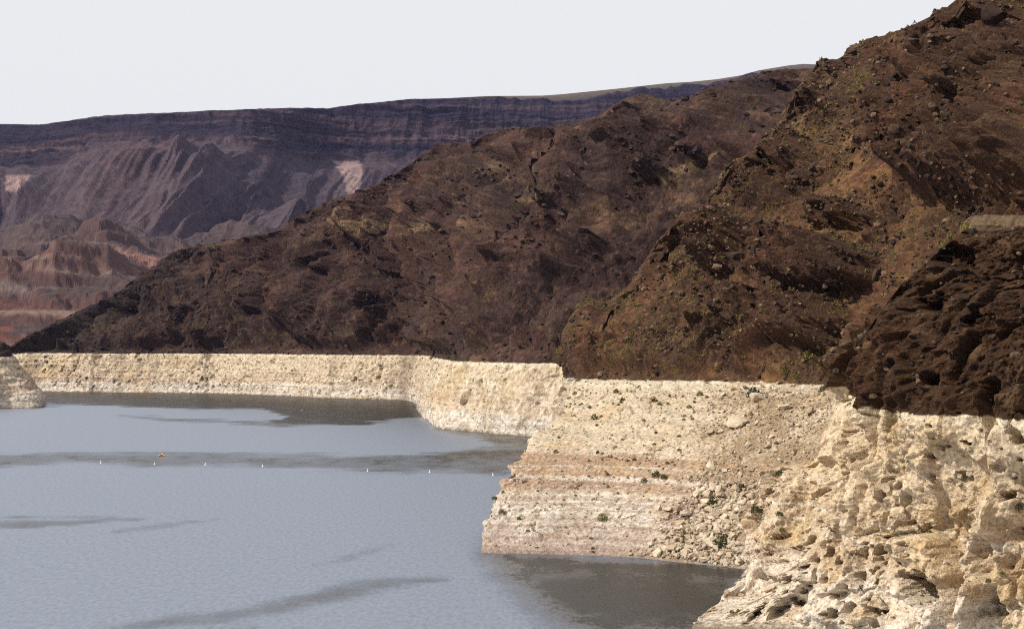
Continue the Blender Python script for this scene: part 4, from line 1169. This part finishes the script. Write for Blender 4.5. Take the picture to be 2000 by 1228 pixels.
# finer scrub: one mass
def scrub_mass(name, pts, sizes, mat, label, n_leaf=14):
    base = [foliage_mesh(n_leaf, rg, 0.26)[0] for _ in range(8)]
    VV = np.concatenate([base[rg.integers(8)] * s_ + a for a, s_ in zip(pts, sizes)])
    o = link(bpy.data.objects.new(name, mesh_from(name, VV, np.arange(len(VV)).reshape(-1, 4))))
    o.data.materials.append(mat); o['kind'] = 'stuff'; o['label'] = label
p, nrm, _ = pick('near', (1 - shn['ring']) * (1 - 0.8 * shn['outc']), 1000, rg)
scrub_mass('scrub', p, px_size(rg.uniform(4, 9, len(p)), p[:, 1]), MAT_OLIVE, 'sparse olive scrub over the near hillside')
p, nrm, _ = pick('near', (1 - shn['ring']) * (1 - 0.7 * shn['outc']) * sstep(-0.1, 0.25, fbm(shn['G'] / 20, 3, 157)), 1300, rg)
scrub_mass('dry_scrub', p, px_size(rg.uniform(4, 8, len(p)), p[:, 1]), MAT_YELL, 'sparse dry yellow scrub over the near hillside')
p, nrm, _ = pick('far', (1 - sheets['far']['ring']) * (1 - 0.7 * sheets['far']['outc']), 900, rg)
scrub_mass('far_scrub', p, px_size(rg.uniform(2.5, 5, len(p)), p[:, 1]), MAT_OLIVE, 'sparse olive scrub over the far hillside', 8)
p, nrm, _ = pick('near', shn['ring'], 420, rg)
scrub_mass('slope_scrub', p, px_size(rg.uniform(3, 6, len(p)), p[:, 1]), MAT_OLIVE, 'specks of olive scrub over the pale promontory slope', 12)
p, nrm, _ = pick('far', sheets['far']['ring'], 700, rg)
scrub_mass('shore_scrub', p, px_size(rg.uniform(2.5, 5, len(p)), p[:, 1]), MAT_GREEN, 'specks of dark scrub on the pale shore cliffs', 8)

# ---- gravel bank of the road on top of the foreground cliff
cpx, cpy = proj(crest_A)
sel = crest_A[(cpx > 1904) & (cpx < 2150) & (crest_A[:, 1] < 372)]
npt = 150
idx = np.linspace(0, len(sel) - 1, npt)
path_w = np.stack([np.interp(idx, np.arange(len(sel)), sel[:, k]) for k in range(3)], -1)
path_w[:, 2] = np.polyval(np.polyfit(np.arange(npt), path_w[:, 2], 2), np.arange(npt))
tang = np.gradient(path_w, axis=0); tang /= np.linalg.norm(tang, axis=1, keepdims=True)
side = np.stack([tang[:, 1], -tang[:, 0], 0 * tang[:, 0]], -1)
if (side[:, 1] > 0).mean() > 0.5:
    side = -side                                            # towards the lake
prof = [(1.0, -2.2), (0.8, -1.0), (0.6, -0.2), (0.45, 0.3), (0.3, 0.8), (0.2, 1.2), (0.05, 1.5), (-0.3, 1.6), (-1.0, 1.6), (-2.0, 1.5), (-2.6, 1.0), (-3.2, -2.0)]
ramp = sstep(0, 14, np.arange(npt))[:, None]
Gb = np.stack([path_w + side * a_ + np.array([0, 0, 1.0]) * u_ for a_, u_ in prof], 0)
Gb = np.concatenate([np.repeat(Gb[i:i + 1], 1, 0) for i in range(len(prof))], 0)
Gb = pchip(np.arange(len(prof)), Gb, np.linspace(0, len(prof) - 1, 60))
Gb[..., 2] -= (1 - ramp.T) * 1.6
Nb = normals(Gb)
Gb = Gb + Nb * (0.8 * fbm(Gb / 1.6, 4, 181) + 0.9 * fbm(Gb / 6, 3, 182))[..., None]
cb = np.zeros(Gb.shape, f32) + np.array((0.16, 0.108, 0.06), f32)
cb = mixc(cb, (0.085, 0.055, 0.032), sstep(0.0, 0.35, fbm(Gb / 2.5, 3, 183)))
rb = link(bpy.data.objects.new('road_bank', mesh_from('road_bank', Gb.reshape(-1, 3), grid_faces(60, npt), cb.reshape(-1, 3))))
rb.data.materials.append(MAT_A)
tag(rb, 'tan gravel bank of the road on top of the foreground cliff', 'embankment')

# ---- things on the water
def lathe(name, prof, mat, parent, seg=16):
    V, Fc = [], []
    for r_, z_ in prof:
        V += [(r_ * math.cos(2 * math.pi * k / seg), r_ * math.sin(2 * math.pi * k / seg), z_) for k in range(seg)]
    for i in range(len(prof) - 1):
        Fc += [(i * seg + k, i * seg + (k + 1) % seg, (i + 1) * seg + (k + 1) % seg, (i + 1) * seg + k) for k in range(seg)]
    Fc += [tuple(range(seg))[::-1], tuple(range((len(prof) - 1) * seg, len(prof) * seg))]
    me = bpy.data.meshes.new(name); me.from_pydata(V, [], Fc); me.materials.append(mat)
    for p_ in me.polygons: p_.use_smooth = True
    return link(bpy.data.objects.new(name, me), parent)
MAT_BUOY = plain_material('white_buoy_paint', (0.82, 0.82, 0.82), 0.4, 0.05)
MAT_BAND = plain_material('grey_buoy_collar', (0.30, 0.31, 0.33), 0.5, 0.1)
buoy0 = link(bpy.data.objects.new('buoy', None))
for nm, prof, mat in (('float', [(0.1, -0.5), (0.52, -0.45), (0.58, 0.0), (0.55, 0.35), (0.42, 0.5), (0.33, 0.55)], MAT_BUOY), ('collar', [(0.34, 0.54), (0.36, 0.56), (0.36, 0.62), (0.33, 0.64)], MAT_BAND),
                      ('post', [(0.30, 0.63), (0.30, 1.45), (0.24, 1.6), (0.10, 1.68), (0.02, 1.7)], MAT_BUOY)):
    lathe(nm, prof, mat, buoy0)
spots = [(197, 904, 'westernmost white buoy of the line, farthest out by the picture edge'), (302, 907, 'white buoy just below the orange float'), (401, 908, 'white buoy third along the line after the orange float'),
         (513, 911, 'white buoy in the widest gap of the line, mid lake'), (718, 920, 'white buoy of the line in front of the middle shore cliff'), (839, 922, 'white buoy second from the promontory'), (963, 928, 'white buoy closest to the promontory'),
         (590, 802, 'lone far white buoy in the dark water under the far bank')]
for k, (x, y, lab) in enumerate(spots):
    o = buoy0
    if k:
        o = buoy0.copy(); scene.collection.objects.link(o)
        for ch in list(buoy0.children):
            c2 = ch.copy(); scene.collection.objects.link(c2); c2.parent = o
    o.location = W(x, y)[:2] + (0,)
    o.scale = (0.52, 0.52, 0.52)
    o.rotation_euler = (rg.uniform(-.12, .12), rg.uniform(-.12, .12), rg.uniform(0, 6))
    tag(o, lab, 'buoy', 'white buoys on the lake')

fl = link(bpy.data.objects.new('work_float', None))
fx = W(317, 890); fl.location = (fx[0], fx[1], 0); fl.rotation_euler = (0, 0, 0.12); fl.scale = (0.8, 0.8, 0.8)
tag(fl, 'small red and orange float with yellow gear on it, out on the lake', 'float')
def pontoon(name, x0, x1, y_, r_, mat):
    prof = [(0.02, x0), (r_ * 0.6, x0 + 0.1), (r_ * 0.92, x0 + 0.3), (r_, x0 + 0.55), (r_, x1 - 0.5), (r_ * 0.9, x1 - 0.25), (r_ * 0.5, x1 - 0.06), (0.02, x1)]
    o = lathe(name, prof, mat, fl)
    o.rotation_euler = (0, math.radians(90), 0); o.location = (0, y_, 0.28)
    return o
MAT_RED = plain_material('faded_red_rubber', (0.62, 0.14, 0.17), 0.5, 0.1)
MAT_ORANGE = plain_material('orange_rubber', (0.75, 0.27, 0.06), 0.5, 0.1)
MAT_YELLOW = plain_material('yellow_canvas', (0.78, 0.48, 0.08), 0.7, 0.15)
MAT_BLACK = plain_material('black_fittings_and_shade', (0.012, 0.012, 0.012), 0.7, 0.1)
for y_ in (-0.75, 0.75):
    pontoon('bow_tube', -1.85, -0.6, y_, 0.42, MAT_RED).location.z = 0.34
    pontoon('stern_tube', -0.75, 1.8, y_, 0.30, MAT_ORANGE)
def bevel_box(name, x0, x1, y0, y1, z0, z1, mat, parent, bev=0.05):
    V, Fc = box(x0, x1, y0, y1, z0, z1)
    me = bpy.data.meshes.new(name); me.from_pydata([tuple(a) for a in V], [], [tuple(int(i) for i in f_) for f_ in Fc]); me.materials.append(mat)
    o = link(bpy.data.objects.new(name, me), parent)
    md_ = o.modifiers.new('bevel', 'BEVEL'); md_.width = bev; md_.segments = 2
    return o
bevel_box('deck', -1.1, 1.5, -0.7, 0.7, 0.42, 0.58, MAT_BLACK, fl)
bevel_box('gap_shade', -0.75, 0.45, -1.12, -1.0, 0.16, 0.52, MAT_BLACK, fl, 0.03)  # black plate standing in for the shade of the gap below the deck
gear = bevel_box('gear', -0.5, 0.5, -0.45, 0.45, 0.58, 1.15, MAT_YELLOW, fl, 0.14)
bevel_box('gear_cover', -0.38, 0.3, -0.36, 0.36, 1.16, 1.5, MAT_ORANGE, fl, 0.12)
for x in (-0.05, 0.36):
    po = lathe('post', [(0.035, 0), (0.035, 1.05), (0.02, 1.1)], MAT_BLACK, fl, 8); po.location = (x, 0.2, 0.9)

# ================================================================== air
V, Fc = box(-9500, 9500, -2000, 11000, -15, 1250)
hz = link(bpy.data.objects.new('haze', mesh_from('haze', V, Fc)))
hz['kind'] = 'stuff'; hz['label'] = 'thin blue haze in the air over the lake and mesa'
m = bpy.data.materials.new('haze_air'); m.use_nodes = True
n, l = m.node_tree.nodes, m.node_tree.links
n.remove(n['Principled BSDF'])
pv = n.new('ShaderNodeVolumePrincipled')
pv.inputs['Color'].default_value = (0.44, 0.48, 1.0, 1)
pv.inputs['Density'].default_value = 0.85e-5
pv.inputs['Anisotropy'].default_value = 0.0
l.new(pv.outputs[0], n['Material Output'].inputs['Volume'])
hz.data.materials.append(m)
